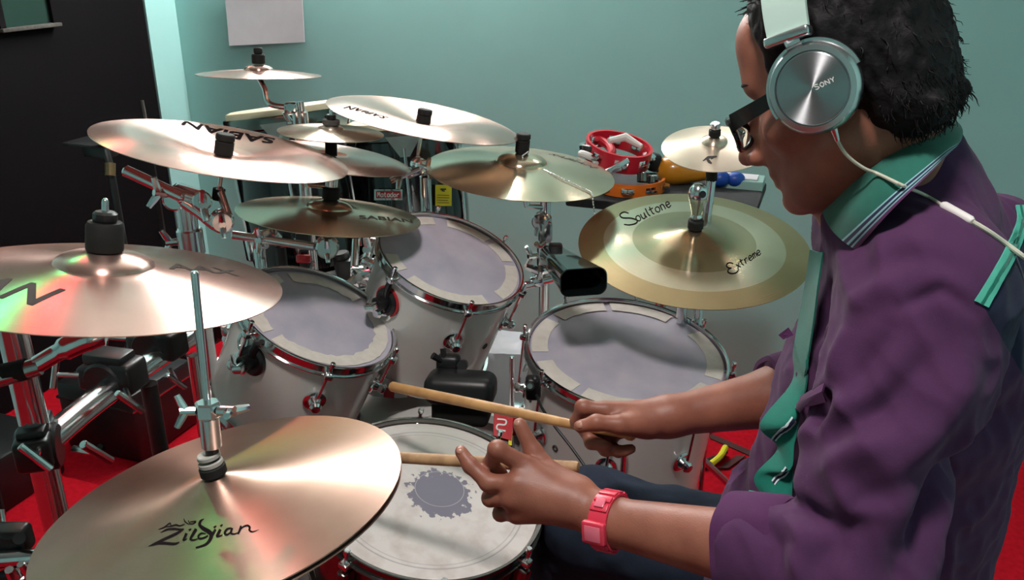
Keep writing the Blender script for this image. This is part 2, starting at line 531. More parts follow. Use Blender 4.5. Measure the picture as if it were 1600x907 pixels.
# ================================================================ cymbals
E_ = dict(hihat=(348, 783, 282.5, 123.3, -17.5), lcrash=(163, 441, 270, 70.9, 0.7), china1=(350, 233, 193.3, 37.8, 6.8),
          topsplash=(405, 117, 95, 6, -3), china2=(662, 186, 151, 25.8, 9.4), splash6=(517, 207, 82, 14, .7), crash7=(517, 247, 125.8, 20.6, 6.6),
          crash8=(515, 336, 142.2, 29.9, 3.4), rcrash=(813, 268, 147.5, 41.1, 5.1), soul=(1083, 384, 178.9, 88.1, 6.8), ksplash=(1115, 231, 80.2, 35.6, 4.5))
DI = dict(hihat=.356, lcrash=.457, china1=.432, topsplash=.254, china2=.406, splash6=.208, crash7=.32, crash8=.356, rcrash=.406, soul=.457, ksplash=.203)
CY = {}


def cym_profile(R, rb, hb, bow, kind='crash'):
    if kind == 'soft':
        return [(r, bow * (1 - (r / R) ** 1.5) + hb * math.exp(-(r / rb) ** 2.2)) for r in [0.006 + (R - 0.006) * (i / 40) ** 1.3 for i in range(41)]]
    """upper surface from the hole outward; rim at z=0"""
    pts = []
    if kind == 'china':
        rf = 0.74 * R
        low = hb                                           # an inverted china: its middle lies below the rim
        top = [(0.006, low), (rb * 0.6, low + .0005), (rb * 0.9, low + .002), (rb * 1.05, low + .005)]
        for i in range(1, 13):
            t = i / 12; pts.append((rb * 1.05 + (rf - rb * 1.05) * t, low + .005 + (bow - low - .005) * math.sin(t * math.pi / 2) ** 1.2))
        for i in range(1, 11):
            t = i / 10; pts.append((rf + (R - rf) * t, bow * (1 - t ** 1.7)))
        return top + pts
    for i in range(7):
        a = i / 6 * math.pi / 2
        pts.append((0.006 + (rb - 0.006) * math.sin(a), bow + hb * (0.12 + 0.88 * math.cos(a)) if i < 6 else bow + hb * 0.12))
    pts.append((rb * 1.12, bow + hb * 0.02))
    for i in range(1, 15):
        t = i / 14; r = rb * 1.12 + (R - rb * 1.12) * t
        pts.append((r, (bow) * (1 - t ** 1.55)))
    return pts


def prof_z(prof, r):
    for (r0, z0), (r1, z1) in zip(prof, prof[1:]):
        if r0 <= r <= r1: return z0 + (z1 - z0) * (r - r0) / max(r1 - r0, 1e-9)
    return prof[-1][1]


def cymbal(key, label, m, rb=None, hb=None, bow=None, kind='crash', group='cymbals of the drum kit'):
    D = DI[key]; R = D / 2
    C, n = disk(E_[key], D)
    rb = rb or R * 0.28; hb = hb or R * 0.095; bow = bow if bow is not None else R * 0.085
    prof = cym_profile(R, rb, hb, bow, kind)
    F = frame(C, n)
    th = 0.0012
    full = prof + [(r, z - th) for r, z in prof[::-1]]
    o = MB().lathe(full, None, 128, closed=True).build('cymbal', m, None, angle=50, local=True)
    o.matrix_world = F; MW[o] = F
    tag(o, label, 'cymbal', group)
    CY[key] = dict(o=o, C=C, n=n, F=F, prof=prof, R=R, top=C + n * prof[0][1], bow=bow)
    return o


cymbal('hihat', 'large hi-hat cymbal in the front with Avedis Zildjian lettering', M['bronze_hat'], rb=0.038, hb=0.013, bow=0.016, kind='soft')
cymbal('lcrash', 'wide pinkish crash cymbal with a bright glare at the left edge', M['bronze'], rb=0.062, hb=0.02, bow=0.022)
cymbal('china1', 'china cymbal with SABIAN print below the top splash cymbal', M['bronze'], rb=0.05, hb=-0.012, bow=0.011, kind='china')
cymbal('topsplash', 'small splash cymbal seen edge-on, topmost of all', M['bronze'], rb=0.03, hb=0.012, bow=0.009)
cymbal('china2', 'china cymbal above the wall-side crash, behind the rear tom', M['bronze'], rb=0.045, hb=-0.010, bow=0.011, kind='china')
cymbal('splash6', 'small splash cymbal stacked over a larger one on one rod', M['bronze_pale'], rb=0.025, hb=0.006, bow=0.008)
cymbal('crash7', 'cymbal directly under the stacked small splash, half hidden by the china', M['bronze'], rb=0.035, hb=0.003, bow=0.010, kind='china')
cymbal('crash8', 'cymbal with a dark round shadow, just above the two rack toms', M['bronze_gold'], rb=0.045, hb=0.016, bow=0.014)
cymbal('rcrash', 'crash cymbal with a beaded chain lying across it', M['bronze_gold'], rb=0.055, hb=0.02, bow=0.02)
cymbal('soul', 'banded ride cymbal with Soultone and Extreme lettering above the floor tom', M['bronze_zoned'], rb=0.052, hb=0.018, bow=0.02, kind='soft')
cymbal('ksplash', 'pale splash cymbal marked K beside the drummer\'s face', M['bronze_pale'], rb=0.026, hb=0.012, bow=0.012)


# ---- printing: flat ink lying on a cymbal
def on_cymbal(key, px, py, off=0.0004):
    c = CY[key]; z = 0.01
    for _ in range(5):
        p = on_plane(px, py, c['C'] + c['n'] * z, c['n'])
        l = c['F'].inverted() @ p
        z = prof_z(c['prof'], V((l.x, l.y)).length)
    return c['C'] + (p - c['C']) + c['n'] * off


def ribbon(mb, pts, ws, place):
    """flat stroke through pixel points, drawn with widths ws, laid on a surface by place(px, py)"""
    sp_ = spline([V((x, y, 0)) for x, y in pts], 5)
    N = len(sp_)
    ws_ = ws if isinstance(ws, (list, tuple)) else [ws] * len(pts)
    L = []
    for i, p in enumerate(sp_):
        t = (sp_[min(i + 1, N - 1)] - sp_[max(i - 1, 0)])
        nn = V((-t.y, t.x, 0)).normalized() if t.length else V((0, 1, 0))
        f = i / (N - 1) * (len(ws_) - 1); k = min(int(f), len(ws_) - 2)
        w = ws_[k] + (ws_[k + 1] - ws_[k]) * (f - k)
        L.append([place(*(p + nn * w / 2)[:2]), place(*(p - nn * w / 2)[:2])])
    mb.grid(L)


def strokes(key, items, name, m, ox=0, oy=0, s=1.0):
    mb = MB()
    for pts, ws in items:
        ribbon(mb, [(ox + x / s, oy + y / s) for x, y in pts], [w / s * (1.3 if key == 'hihat' else 1.15) for w in ws], lambda x, y: on_cymbal(key, x, y))
    o = mb.build(name, m, CY[key]['o'])
    return o


# Zildjian script, traced as strokes (zoom of 220..440 x 780..880, 7.27 px per px)
Z = [([(225, 388), (300, 352), (380, 345), (440, 352), (490, 345)], [4, 16, 20, 18, 6]),
     ([(490, 345), (400, 400), (260, 465), (160, 515), (85, 545)], [8, 22, 22, 22, 3]),
     ([(85, 545), (180, 510), (280, 508), (380, 515), (440, 495)], [3, 22, 24, 22, 4]),
     ([(545, 360), (575, 345)], [16, 10]), ([(520, 395), (500, 440), (485, 475), (530, 455)], [22, 20, 16, 4]),
     ([(630, 345), (590, 410), (565, 465), (610, 470), (650, 455)], [24, 22, 18, 12, 5]),
     ([(740, 400), (690, 395), (655, 425), (665, 455), (720, 445), (765, 420)], [8, 14, 16, 16, 16, 12]),
     ([(720, 230), (680, 255), (670, 300), (710, 340), (770, 375), (800, 410), (785, 470), (730, 525), (625, 560)], [4, 18, 26, 34, 40, 36, 26, 18, 14]),
     ([(830, 330), (860, 310)], [16, 8]), ([(850, 350), (820, 400), (790, 460)], [18, 22, 10]),
     ([(905, 315), (930, 295)], [16, 8]), ([(905, 350), (880, 400), (865, 430), (905, 425), (930, 410)], [22, 24, 18, 12, 5]),
     ([(1030, 335), (980, 350), (955, 395), (985, 410), (1040, 370)], [12, 18, 22, 16, 10]), ([(1040, 335), (1025, 390), (1060, 405), (1100, 390)], [18, 20, 14, 8]),
     ([(1140, 310), (1127, 355), (1105, 405)], [16, 20, 16]), ([(1125, 362), (1165, 322), (1212, 308), (1238, 328), (1236, 362), (1272, 378), (1345, 354)], [8, 14, 18, 20, 18, 12, 3]),
     ([(200, 352), (270, 325), (330, 280), (345, 310)], [5, 10, 10, 8]), ([(260, 325), (340, 315), (400, 300), (445, 310), (500, 290)], [5, 10, 14, 12, 6]),
     ([(490, 230), (505, 265), (550, 295)], [6, 12, 6]), ([(540, 250), (560, 285), (590, 285)], [7, 10, 8]), ([(560, 265), (625, 262), (590, 290)], [6, 14, 8])]
strokes('hihat', Z, 'maker_lettering', M['ink'], 220, 780, 7.27)
# single-stroke letters in a unit box, y up
GL = {'o': [[(.5, .7), (.1, .55), (.05, .2), (.45, 0), (.8, .2), (.8, .55), (.5, .7)]], 'u': [[(.05, .7), (.08, .2), (.35, 0), (.65, .15), (.78, .7)], [(.78, .7), (.78, .3), (.9, .0)]],
      'l': [[(.3, 1.1), (.3, .3), (.5, 0)]], 't': [[(.35, 1.05), (.35, .25), (.6, 0)], [(.0, .72), (.4, .74), (.85, .76)]], 'n': [[(.08, .7), (.1, .35), (.1, 0)], [(.1, .45), (.4, .72), (.72, .55), (.75, 0)]],
      'e': [[(.1, .36), (.5, .38), (.8, .42), (.65, .7), (.25, .66), (.08, .3), (.35, 0), (.9, .15)]], 'x': [[(.05, .7), (.45, .35), (.85, 0)], [(.85, .7), (.45, .35), (.05, 0)]],
      'r': [[(.1, .7), (.12, .35), (.12, 0)], [(.12, .4), (.4, .68), (.8, .66)]], 'm': [[(.04, .7), (.05, .35), (.05, 0)], [(.05, .45), (.25, .7), (.45, .5), (.45, 0)], [(.45, .45), (.65, .7), (.88, .5), (.9, 0)]]}


def script(txt, p, r, u, w):
    out = []
    for ch in txt:
        for st in GL[ch]:
            out.append(([(p[0] + x * r[0] * .92 + y * u[0], p[1] + x * r[1] * .92 + y * u[1]) for x, y in st], [w] * len(st)))
        k_ = .72 if ch == 'l' else 1
        p = (p[0] + r[0] * k_, p[1] + r[1] * k_)
    return out


# Soultone / Extreme (zoom of 940..1220 x 290..450, 5.668 px per px)
S = [([(240, 247), (195, 236), (162, 260), (185, 287), (255, 290), (312, 308), (305, 335), (250, 350), (198, 346)], [7, 9, 9, 10, 10, 10, 10, 9, 7])]
S += script('oultone', (318, 322), (46, -21), (-34, -64), 8)
strokes('soul', S, 'maker_lettering', M['ink'], 940, 290, 5.668)
X = [([(1165, 692), (1128, 686), (1106, 706), (1120, 728), (1152, 733)], [8, 9, 9, 9, 7]), ([(1150, 733), (1124, 744), (1120, 768), (1152, 782), (1195, 772), (1214, 744)], [7, 9, 10, 10, 9, 6])]
X += script('xtreme', (1205, 742), (36, -23), (-26, -56), 7)
strokes('soul', X, 'model_lettering', M['ink'], 940, 290, 5.668)
strokes('ksplash', [([(1098, 252), (1106, 247), (1112, 246), (1120, 245)], [1, 4, 3.5, 2]), ([(1104, 247), (1108, 253), (1112, 256)], [3, 4, 2]), ([(1118, 245), (1111, 249)], [1, 2])], 'letter_mark', M['ink_grey'])


def text_on(key, txt, size, pos, rot, m, name='maker_lettering', squash=1.0, bold=0.0, shear=0.0):
    """flat lettering on a cymbal: pos = (radius, angle) in the cymbal's own frame"""
    c = CY[key]
    cu = bpy.data.curves.new(name, 'FONT'); cu.body = txt; cu.size = size; cu.align_x = 'CENTER'; cu.align_y = 'CENTER'
    cu.offset = bold; cu.resolution_u = 3; cu.shear = shear
    ob = bpy.data.objects.new(name, cu); COL.objects.link(ob)
    dg = bpy.context.evaluated_depsgraph_get(); dg.update()
    me = bpy.data.meshes.new_from_object(ob.evaluated_get(dg))
    bpy.data.objects.remove(ob)
    bm = bmesh.new(); bm.from_mesh(me)
    bmesh.ops.triangulate(bm, faces=bm.faces)
    bmesh.ops.subdivide_edges(bm, edges=[e for e in bm.edges if e.calc_length() > 0.006], cuts=4)
    rr, aa = pos
    T = Matrix.Translation((rr * math.cos(aa), rr * math.sin(aa), 0)) @ Matrix.Rotation(rot, 4, 'Z') @ Matrix.Diagonal((1, squash, 1, 1))
    for v in bm.verts:
        p = T @ v.co
        p.z = prof_z(c['prof'], V((p.x, p.y)).length) + (0.001 if key.startswith('china') else 0.0004)
        v.co = p
    bm.to_mesh(me); bm.free()
    me.materials.clear(); me.materials.append(m)
    o = bpy.data.objects.new(name, me)
    return put(o, c['o'])


def loc_ang(key, px, py):
    l = CY[key]['F'].inverted() @ on_cymbal(key, px, py)
    return V((l.x, l.y)).length, math.atan2(l.y, l.x)


text_on('china1', 'SABIAN', 0.05, (0.118, loc_ang('china1', 358, 203)[1]), math.pi + 0.12, M['ink'], bold=0.001)
text_on('lcrash', 'SABIAN', 0.075, loc_ang('lcrash', -62, 442), math.pi / 2 * 0 - 0.25, M['ink_grey'], bold=0.001)
text_on('lcrash', 'AAX', 0.045, loc_ang('lcrash', 318, 421), 0.5, M['ink_grey'], bold=0.0008, name='model_lettering')
text_on('rcrash', 'SABIAN', 0.034, loc_ang('rcrash', 893, 250), -0.55, M['ink_grey'], shear=0.3)
text_on('crash8', 'SABIAN', 0.034, loc_ang('crash8', 602, 342), 0.55, M['ink_grey'], shear=0.3, bold=0.0006)
text_on('china2', 'SABIAN', 0.03, loc_ang('china2', 572, 175), math.pi - 0.5, M['ink'], bold=0.0005)


# ================================================================ stands
def tripod(root, x, y, h, r=0.0125, spread=0.26, m=None, a0=0.3):
    m = m or M['chrome_dull']
    for k in range(3):
        a = a0 + k * 2 * math.pi / 3
        d = V((math.cos(a), math.sin(a), 0))
        b = V((x, y, 0))
        MB().tube([b + V((0, 0, h)) + d * 0.02, b + d * spread + V((0, 0, 0.03))], 0.009, 8).cyl(b + d * (spread - 0.02) + V((0, 0, 0.0)), b + d * (spread + 0.02) + V((0, 0, 0.035)), 0.014, 0.011, 10).tube([b + V((0, 0, h * 0.3)) + d * 0.012, b + d * spread * 0.55 + V((0, 0, h * 0.5))], 0.005, 6).build('leg', m, root)


def wing(mb, p, ax, s=1.0, span=(0, 0, 1)):
    """a wing nut on a short screw"""
    ax = V(ax).normalized(); u = V(span); u = (u - ax * u.dot(ax)).normalized()
    mb.cyl(p, V(p) + ax * 0.02 * s, 0.006 * s, seg=10)
    for q in (-1, 1):
        mb.tube([V(p) + ax * 0.012 * s, V(p) + ax * 0.018 * s + u * q * 0.01 * s, V(p) + ax * 0.024 * s + u * q * 0.022 * s], [0.005 * s, 0.0055 * s, 0.004 * s], 8)


def topper(root, key, sl_r=0.013, sl_h=0.03, felt=M['rubber'], cap=M['rubber'], rod=0.03, below=0.06, cap_r=None):
    """rod, felts and nut that hold a cymbal"""
    c = CY[key]; n = c['n']; T = c['top']
    MB().cyl(T - n * below, T + n * (sl_h + rod), 0.004, seg=10).build('rod', M['chrome'], root)
    MB().cyl(T + n * 0.0012, T + n * sl_h, sl_r, seg=20, bev=0.002).build('felt_sleeve', felt, root)
    MB().cyl(T + n * (sl_h + 0.0003), T + n * (sl_h + 0.013), cap_r or sl_r * 0.85, seg=16, bev=0.002).build('nut', cap, root)
    MB().cyl(T - n * 0.022, T - n * 0.005, 0.012, seg=18, bev=0.002).cyl(T - n * 0.026, T - n * 0.022, 0.017, seg=18).build('cup_washer', M['rubber'], root)
    return T - n * below


def tilter(root, p, ax=(0, 1, 0), r=0.018, w=0.016, m=None):
    ax = V(ax).normalized(); p = V(p)
    mb = MB()
    mb.cyl(p - ax * w, p - ax * 0.001, r, seg=20, bev=0.003).cyl(p + ax * 0.001, p + ax * w, r * 0.92, seg=20, bev=0.003)
    wing(mb, p + ax * w, ax)
    return mb.build('tilter', m or M['chrome'], root)


def post(root, x, y, z0, z1, r=0.0125, name='post', m=None, collars=()):
    mb = MB().cyl((x, y, z0), (x, y, z1), r, seg=16)
    for zz in collars:
        mb.cyl((x, y, zz), (x, y, zz + 0.05), r + 0.006, seg=16, bev=0.003)
        wing(mb, V((x - r - 0.005, y, zz + 0.025)), (-1, -0.4, 0), 1.1)
    return mb.build(name, m or M['chrome'], root)


# china stand, left
t = thing('cymbal_stand', 'boom stand under the china cymbal with SABIAN print', 'cymbal stand', (P(296, 360, 1.575).x, P(296, 360, 1.575).y, 0))
e = topper(t, 'china1', sl_r=0.0165, sl_h=0.026, felt=M['rubber'], cap=M['rubber'], rod=0.012, cap_r=0.0165)
e2 = P(357, 338, 1.555)
MB().cyl(e, e + (e - CY['china1']['top']).normalized() * 0.02, 0.011, seg=14).build('sleeve', M['rubber'], t)
MB().tube([e, e2], 0.0075, 12).build('tilter_rod', M['chrome'], t)
tilter(t, P(347, 346, 1.550), (0.3, -0.9, 0.1), 0.021)
MB().tube(spline([P(357, 338, 1.555), P(354, 356, 1.555), P(338, 354, 1.555), P(312, 334, 1.550), P(286, 316, 1.545)], 5), 0.0095, 12).build('boom_arm', M['chrome'], t)
cb = P(288, 308, 1.555)
mb = MB().box(P(294, 309, 1.555), (0.062, 0.04, 0.034), Matrix.Rotation(0.35, 4, 'Y'), bev=0.009, seg=3).cyl(P(272, 312, 1.535), P(272, 312, 1.595), 0.02, seg=18, bev=0.003).cyl(P(316, 314, 1.525), P(316, 314, 1.585), 0.017, seg=18, bev=0.003)
wing(mb, P(316, 316, 1.525), (0.4, -0.9, 0), 1.2); wing(mb, P(262, 304, 1.535), (-0.7, -0.6, 0.3), 1.2)
mb.build('boom_clamp', M['chrome'], t)
MB().cyl(P(288, 310, 1.535), P(194, 266, 1.535), 0.0105, seg=14, bev=0.003).build('boom_tail', M['chrome'], t)
q = P(292, 336, 1.575)
post(t, q.x, q.y, 0.5, q.z + 0.02, 0.017, collars=(q.z - 0.075,))
post(t, q.x, q.y, 0.06, 0.5, 0.02, 'lower_tube', M['chrome_dull'])
tripod(t, q.x, q.y, 0.42)

# rod that carries the edge-on splash, clamped behind
t = thing('splash_holder', 'bent chrome arm and twin posts under the edge-on splash cymbal', 'cymbal stand', (P(460, 190, 1.86).x, P(460, 190, 1.86).y, 0))
e = topper(t, 'topsplash', sl_r=0.0135, sl_h=0.021, rod=0.008, below=0.03, cap_r=0.009)
MB().tube(spline([e, P(414, 140, 1.85), P(418, 158, 1.85), P(428, 165, 1.85), P(452, 168, 1.85)], 5), 0.0058, 10).build('bent_arm', M['chrome'], t)
mb = MB().box(P(455, 168, 1.85), (0.026, 0.03, 0.022), bev=0.005).cyl(P(453, 168, 1.83), P(453, 168, 1.80), 0.008)
mb.build('arm_clamp', M['chrome'], t)
q = P(463, 176, 1.86); post(t, q.x, q.y, 0.06, q.z + 0.005, 0.009)
q2 = P(471, 166, 1.87); post(t, q2.x, q2.y, 0.5, q2.z + 0.01, 0.006, 'thin_post', collars=(q2.z - 0.06,))
MB().box((q.x * .5 + q2.x * .5, q.y * .5 + q2.y * .5, 0.55), (0.05, 0.04, 0.05), bev=0.008).build('post_clamp', M['black'], t)
tripod(t, q.x, q.y, 0.4)

# stack holder: splash, china and the cymbal under them
t = thing('cymbal_stand', 'boom stand holding the stacked splash above the two rack toms', 'cymbal stand', (P(406, 420, 1.86).x, P(406, 420, 1.86).y, 0))
c6, c7, c8 = CY['splash6'], CY['crash7'], CY['crash8']
MB().cyl(c8['top'] - c8['n'] * 0.05, c8['top'] + c8['n'] * 0.05, 0.004, seg=10).tube([c8['top'] + c8['n'] * 0.05, c7['top'], c6['top'] + c6['n'] * 0.03], 0.0038, 10).build('rod', M['chrome'], t)
MB().cyl(c8['top'] + c8['n'] * 0.0012, c8['top'] + c8['n'] * 0.024, 0.0165, seg=18, bev=0.002).build('felt_sleeve', M['rubber'], t)
MB().cyl(c8['top'] + c8['n'] * 0.0243, c8['top'] + c8['n'] * 0.052, 0.0125, seg=18, bev=0.002).build('extension_nut', M['chrome'], t)
MB().tube([P(510, 292, 1.72), P(480, 290, 1.70), P(478, 277, 1.70)], 0.004, 8).build('bent_arm', M['chrome'], t)
MB().cyl(c7['top'] + c7['n'] * 0.0012, c6['top'] - c6['n'] * 0.004, 0.012, seg=18).build('felt_sleeve', M['rubber'], t)
MB().cyl(c6['top'] + c6['n'] * 0.0012, c6['top'] + c6['n'] * 0.011, 0.017, seg=20, bev=0.001).build('grey_felt', M['felt'], t)
MB().cyl(c6['top'] + c6['n'] * 0.0115, c6['top'] + c6['n'] * 0.021, 0.0095, seg=14, bev=0.001).build('nut', M['black'], t)
MB().cyl(c8['top'] - c8['n'] * 0.045, c8['top'] - c8['n'] * 0.006, 0.012, seg=16).build('sleeve', M['rubber'], t)
pe = P(511, 386, 1.74)
MB().tube([c8['top'] - c8['n'] * 0.05, pe], 0.007, 10).build('tilter_rod', M['chrome'], t)
tilter(t, pe, (0.2, -0.95, 0.1), 0.024)
MB().cyl(P(362, 367, 1.72), P(492, 386, 1.74), 0.0085, seg=14, bev=0.002).build('boom_arm', M['chrome'], t)
mb = MB().box(P(408, 374, 1.74), (0.034, 0.03, 0.036), bev=0.008, seg=3).tube(spline([P(410, 366, 1.72), P(425, 362, 1.73), P(436, 372, 1.75)], 4), 0.007, 8)
wing(mb, P(408, 374, 1.72), (0, -1, 0.2), 1.1)
mb.build('boom_clamp', M['chrome'], t)
q = P(406, 392, 1.75)
MB().tube([P(410, 378, 1.745), q, V((q.x, q.y, 0.9))], [0.009, 0.0125, 0.0125], 12).build('post', M['chrome'], t)
post(t, q.x, q.y, 0.06, 0.9, 0.016, 'lower_tube', M['chrome_dull'], collars=(0.86,))
tripod(t, q.x, q.y, 0.4, a0=1.2)

# dark post behind it
q = P(438, 385, 2.0)
t = thing('microphone_stand', 'thin black upright post behind the left rack tom', 'stand', (q.x, q.y, 0))
MB().tube([V((q.x, q.y, 0.03)), V((q.x, q.y, q.z + 0.0))], 0.013, 10).build('post', M['black'], t)
MB().tube(spline([V((q.x, q.y, q.z)), V((q.x - .01, q.y, q.z + 0.04)), V((q.x + .05, q.y - .02, q.z + .06))], 4), 0.008, 8).build('boom', M['black'], t)
tripod(t, q.x, q.y, 0.3, m=M['black'])
q = P(474, 392, 1.93)
t = thing('microphone_stand', 'short dark post with a clip below the shadowed cymbal', 'stand', (q.x, q.y, 0))
MB().tube([V((q.x, q.y, 0.03)), V((q.x, q.y, q.z))], 0.011, 10).build('post', M['black'], t)
MB().box(P(474, 372, 1.93), (0.03, 0.03, 0.03), bev=0.006).build('clip', M['black'], t)
MB().cyl(P(474, 398, 1.92), P(474, 411, 1.92), 0.016, seg=14, bev=0.003).build('collar', M['ink_red'], t)
tripod(t, q.x, q.y, 0.3, m=M['black'], a0=.9)

# china stand, right of the middle
q = P(664, 276, 1.88)
t = thing('cymbal_stand', 'stand under the china cymbal behind the rear tom', 'cymbal stand', (q.x, q.y, 0))
e = topper(t, 'china2', sl_r=0.016, sl_h=0.018, felt=M['rubber'], cap=M['rubber'], rod=0.006, below=0.075, cap_r=0.016)
MB().tube([e, P(662, 268, 1.88), q], 0.008, 10).build('tilter_rod', M['chrome'], t)
tilter(t, P(656, 258, 1.875), (0.6, -0.8, 0), 0.016)
mb = MB().box(P(646, 268, 1.88), (0.03, 0.03, 0.02), Matrix.Rotation(-.4, 4, 'Y'), bev=0.006).cyl(P(655, 264, 1.86), P(610, 283, 1.84), 0.006, seg=10)
wing(mb, P(630, 272, 1.85), (-.3, -.9, 0), 1.2)
mb.build('boom_clamp', M['chrome_dull'], t)
post(t, q.x, q.y, 0.5, q.z, 0.0125)
post(t, q.x, q.y, 0.06, 0.5, 0.016, 'lower_tube', M['chrome_dull'])
tripod(t, q.x, q.y, 0.42, a0=2)

# stand of the chain crash
q = P(852, 335, 1.93)
t = thing('cymbal_stand', 'chrome stand below the chain crash that carries the cowbell', 'cymbal stand', (q.x, q.y, 0))
e = topper(t, 'rcrash', sl_r=0.015, sl_h=0.03, rod=0.002, below=0.045, cap_r=0.0155)
MB().cyl(e + V((0, 0, .0)), e + V((0, 0, 0.012)), 0.02, seg=18).build('base_cup', M['rubber'], t)
MB().tube([e, P(824, 322, 1.92), P(852, 324, 1.92)], 0.007, 10).build('tilter_rod', M['chrome'], t)
tilter(t, P(846, 345, 1.925), (-0.3, -0.95, 0), 0.02, m=M['chrome_dull'])
mb = MB().box(P(852, 362, 1.93), (0.03, 0.03, 0.05), bev=0.008)
mb.tube(spline([P(850, 378, 1.92), P(842, 384, 1.91), P(838, 381, 1.90)], 4), [0.006] * 9, 8)
mb.build('clamp', M['chrome_dull'], t)
post(t, q.x, q.y, 0.62, q.z + 0.04, 0.0115, collars=(q.z - 0.12,))
post(t, q.x, q.y, 0.06, 0.62, 0.015, 'lower_tube', M['chrome_dull'], collars=(0.6,))
tripod(t, q.x, q.y, 0.42, a0=.1)
# beaded chain
ch = [(806, 240), (816, 248), (833, 259), (870, 277), (905, 294), (922, 302), (925, 309)]
pts = [on_cymbal('rcrash', x, y, 0.003) for x, y in ch]
pts[0] = CY['rcrash']['top'] + CY['rcrash']['n'] * 0.006 + V((0.012, -0.012, 0))
edge = pts[-1]
path = spline(pts, 10) + [edge + V((0.001 * k, 0, -0.006 * k)) for k in range(1, 7)]
tc_ = thing('beaded_chain', 'beaded metal chain draped over the crash cymbal beside the cowbell', 'chain', path[0])
L = 0; beads = MB(); last = None
for p in path:
    if last is None or (p - last).length > 0.0038:
        beads.sphere(p, 0.0021, seg=8, rings=6); last = p
b_ = beads.build('beads', M['chrome'], tc_); b_['kind'] = 'stuff'
MB().tube(path, 0.0007, 6).build('cord', M['chrome_dull'], tc_)

# ride stand: chrome bell nut on top
q = CY['soul']; n = q['n']; T = q['top']
t = thing('cymbal_stand', 'stand behind the floor tom under the banded ride cymbal', 'cymbal stand', (q['C'].x, q['C'].y + 0.06, 0))
MB().cyl(T - n * 0.06, T + n * 0.03, 0.004, seg=10).build('rod', M['chrome'], t)
MB().cyl(T + n * 0.0012, T + n * 0.021, 0.0155, seg=20, bev=0.002).build('felt_sleeve', M['rubber'], t)
axn = (n + V((0.0, 0.12, 0.1))).normalized()
MB().lathe([(0, 0.0215), (0.011, 0.0215), (0.012, 0.026), (0.0095, 0.031), (0.0125, 0.045), (0.0175, 0.062), (0.0195, 0.074), (0.017, 0.085), (0.0105, 0.092), (0, 0.094)], frame(T, axn), 24).build('bell_nut', M['chrome'], t)
MB().cyl(T + axn * 0.074 + V((0.004, -0.021, 0.004)), T + axn * 0.074 + V((0.003, -0.012, 0.002)), 0.007, seg=14).build('nut_slot', M['black'], t)
MB().cyl(T - n * 0.02, T - n * 0.005, 0.013, seg=16).build('cup_washer', M['rubber'], t)
tilter(t, T - n * 0.07, (1, 0, 0), 0.017)
post(t, q['C'].x, q['C'].y + 0.06, 0.45, q['C'].z - 0.06, 0.0115, collars=(0.7,))
MB().tube([T - n * 0.06, V((q['C'].x, q['C'].y + 0.06, q['C'].z - 0.07))], 0.007).build('tilter_rod', M['chrome'], t)
post(t, q['C'].x, q['C'].y + 0.06, 0.06, 0.45, 0.015, 'lower_tube', M['chrome_dull'])
tripod(t, q['C'].x, q['C'].y + 0.06, 0.36, spread=.2, a0=1)

# K splash stand
q = CY['ksplash']
t = thing('cymbal_stand', 'slim stand under the pale splash cymbal marked K', 'cymbal stand', (q['C'].x, q['C'].y + .01, 0))
e = topper(t, 'ksplash', sl_r=0.0115, sl_h=0.016, rod=0.004, below=0.05, cap=M['chrome'], cap_r=0.0095)
MB().cyl(e, e + (e - q['top']).normalized() * 0.045, 0.012, seg=14).build('sleeve', M['rubber'], t)
e = e + (e - q['top']).normalized() * 0.04
MB().tube([e, V((q['C'].x, q['C'].y + .01, q['C'].z - .14)), V((q['C'].x, q['C'].y + .01, 0.06))], 0.0105, 12).build('post', M['chrome'], t)
tripod(t, q['C'].x, q['C'].y + .01, 0.3, spread=.2)

# left crash stand
q = CY['lcrash']
pb = P(47, 560, 1.24)
t = thing('cymbal_stand', 'boom stand under the wide crash cymbal at the left', 'cymbal stand', (P(-90, 618, 1.15).x, P(-90, 618, 1.15).y, 0))
T, n = q['top'], q['n']
MB().cyl(T - n * 0.06, T + n * 0.066, 0.0045, seg=12).sphere(T + n * 0.066, 0.0045, seg=10, rings=6).build('rod', M['chrome'], t)
MB().lathe([(0, 0.0012), (0.0225, 0.0012), (0.0235, 0.004), (0.0235, 0.034), (0.021, 0.039), (0, 0.039)], frame(T, n), 28).build('felt_sleeve', M['rubber'], t)
MB().lathe([(0, 0.0393), (0.0145, 0.0393), (0.0155, 0.042), (0.0155, 0.05), (0.012, 0.053), (0, 0.054)], frame(T, n), 10).build('nut', M['black'], t)
MB().cyl(T - n * 0.03, T - n * 0.006, 0.014, seg=16).build('cup_washer', M['rubber'], t)
a1 = P(150, 522, 1.19)
MB().tube([T - n * 0.06, a1], 0.008, 12).build('tilter_rod', M['chrome'], t)
MB().tube(spline([P(160, 520, 1.19), P(135, 530, 1.18), P(100, 546, 1.175), P(58, 570, 1.17)], 6), [0.006] + [0.017] * 6 + [0.016] * 6 + [0.012] * 6, 14).build('tilter', M['chrome'], t)
MB().cyl(P(62, 572, 1.17), P(-90, 618, 1.15), 0.0125, seg=16).build('boom_arm', M['chrome_dull'], t)
MB().cyl(P(42, 577, 1.168), P(-4, 588, 1.163), 0.0145, seg=16).build('boom_sleeve', M['rubber'], t)
bq = P(-90, 618, 1.15)
post(t, bq.x, bq.y, 0.06, bq.z + 0.03, 0.0145, collars=(bq.z - 0.06,))
tripod(t, bq.x, bq.y, 0.4)

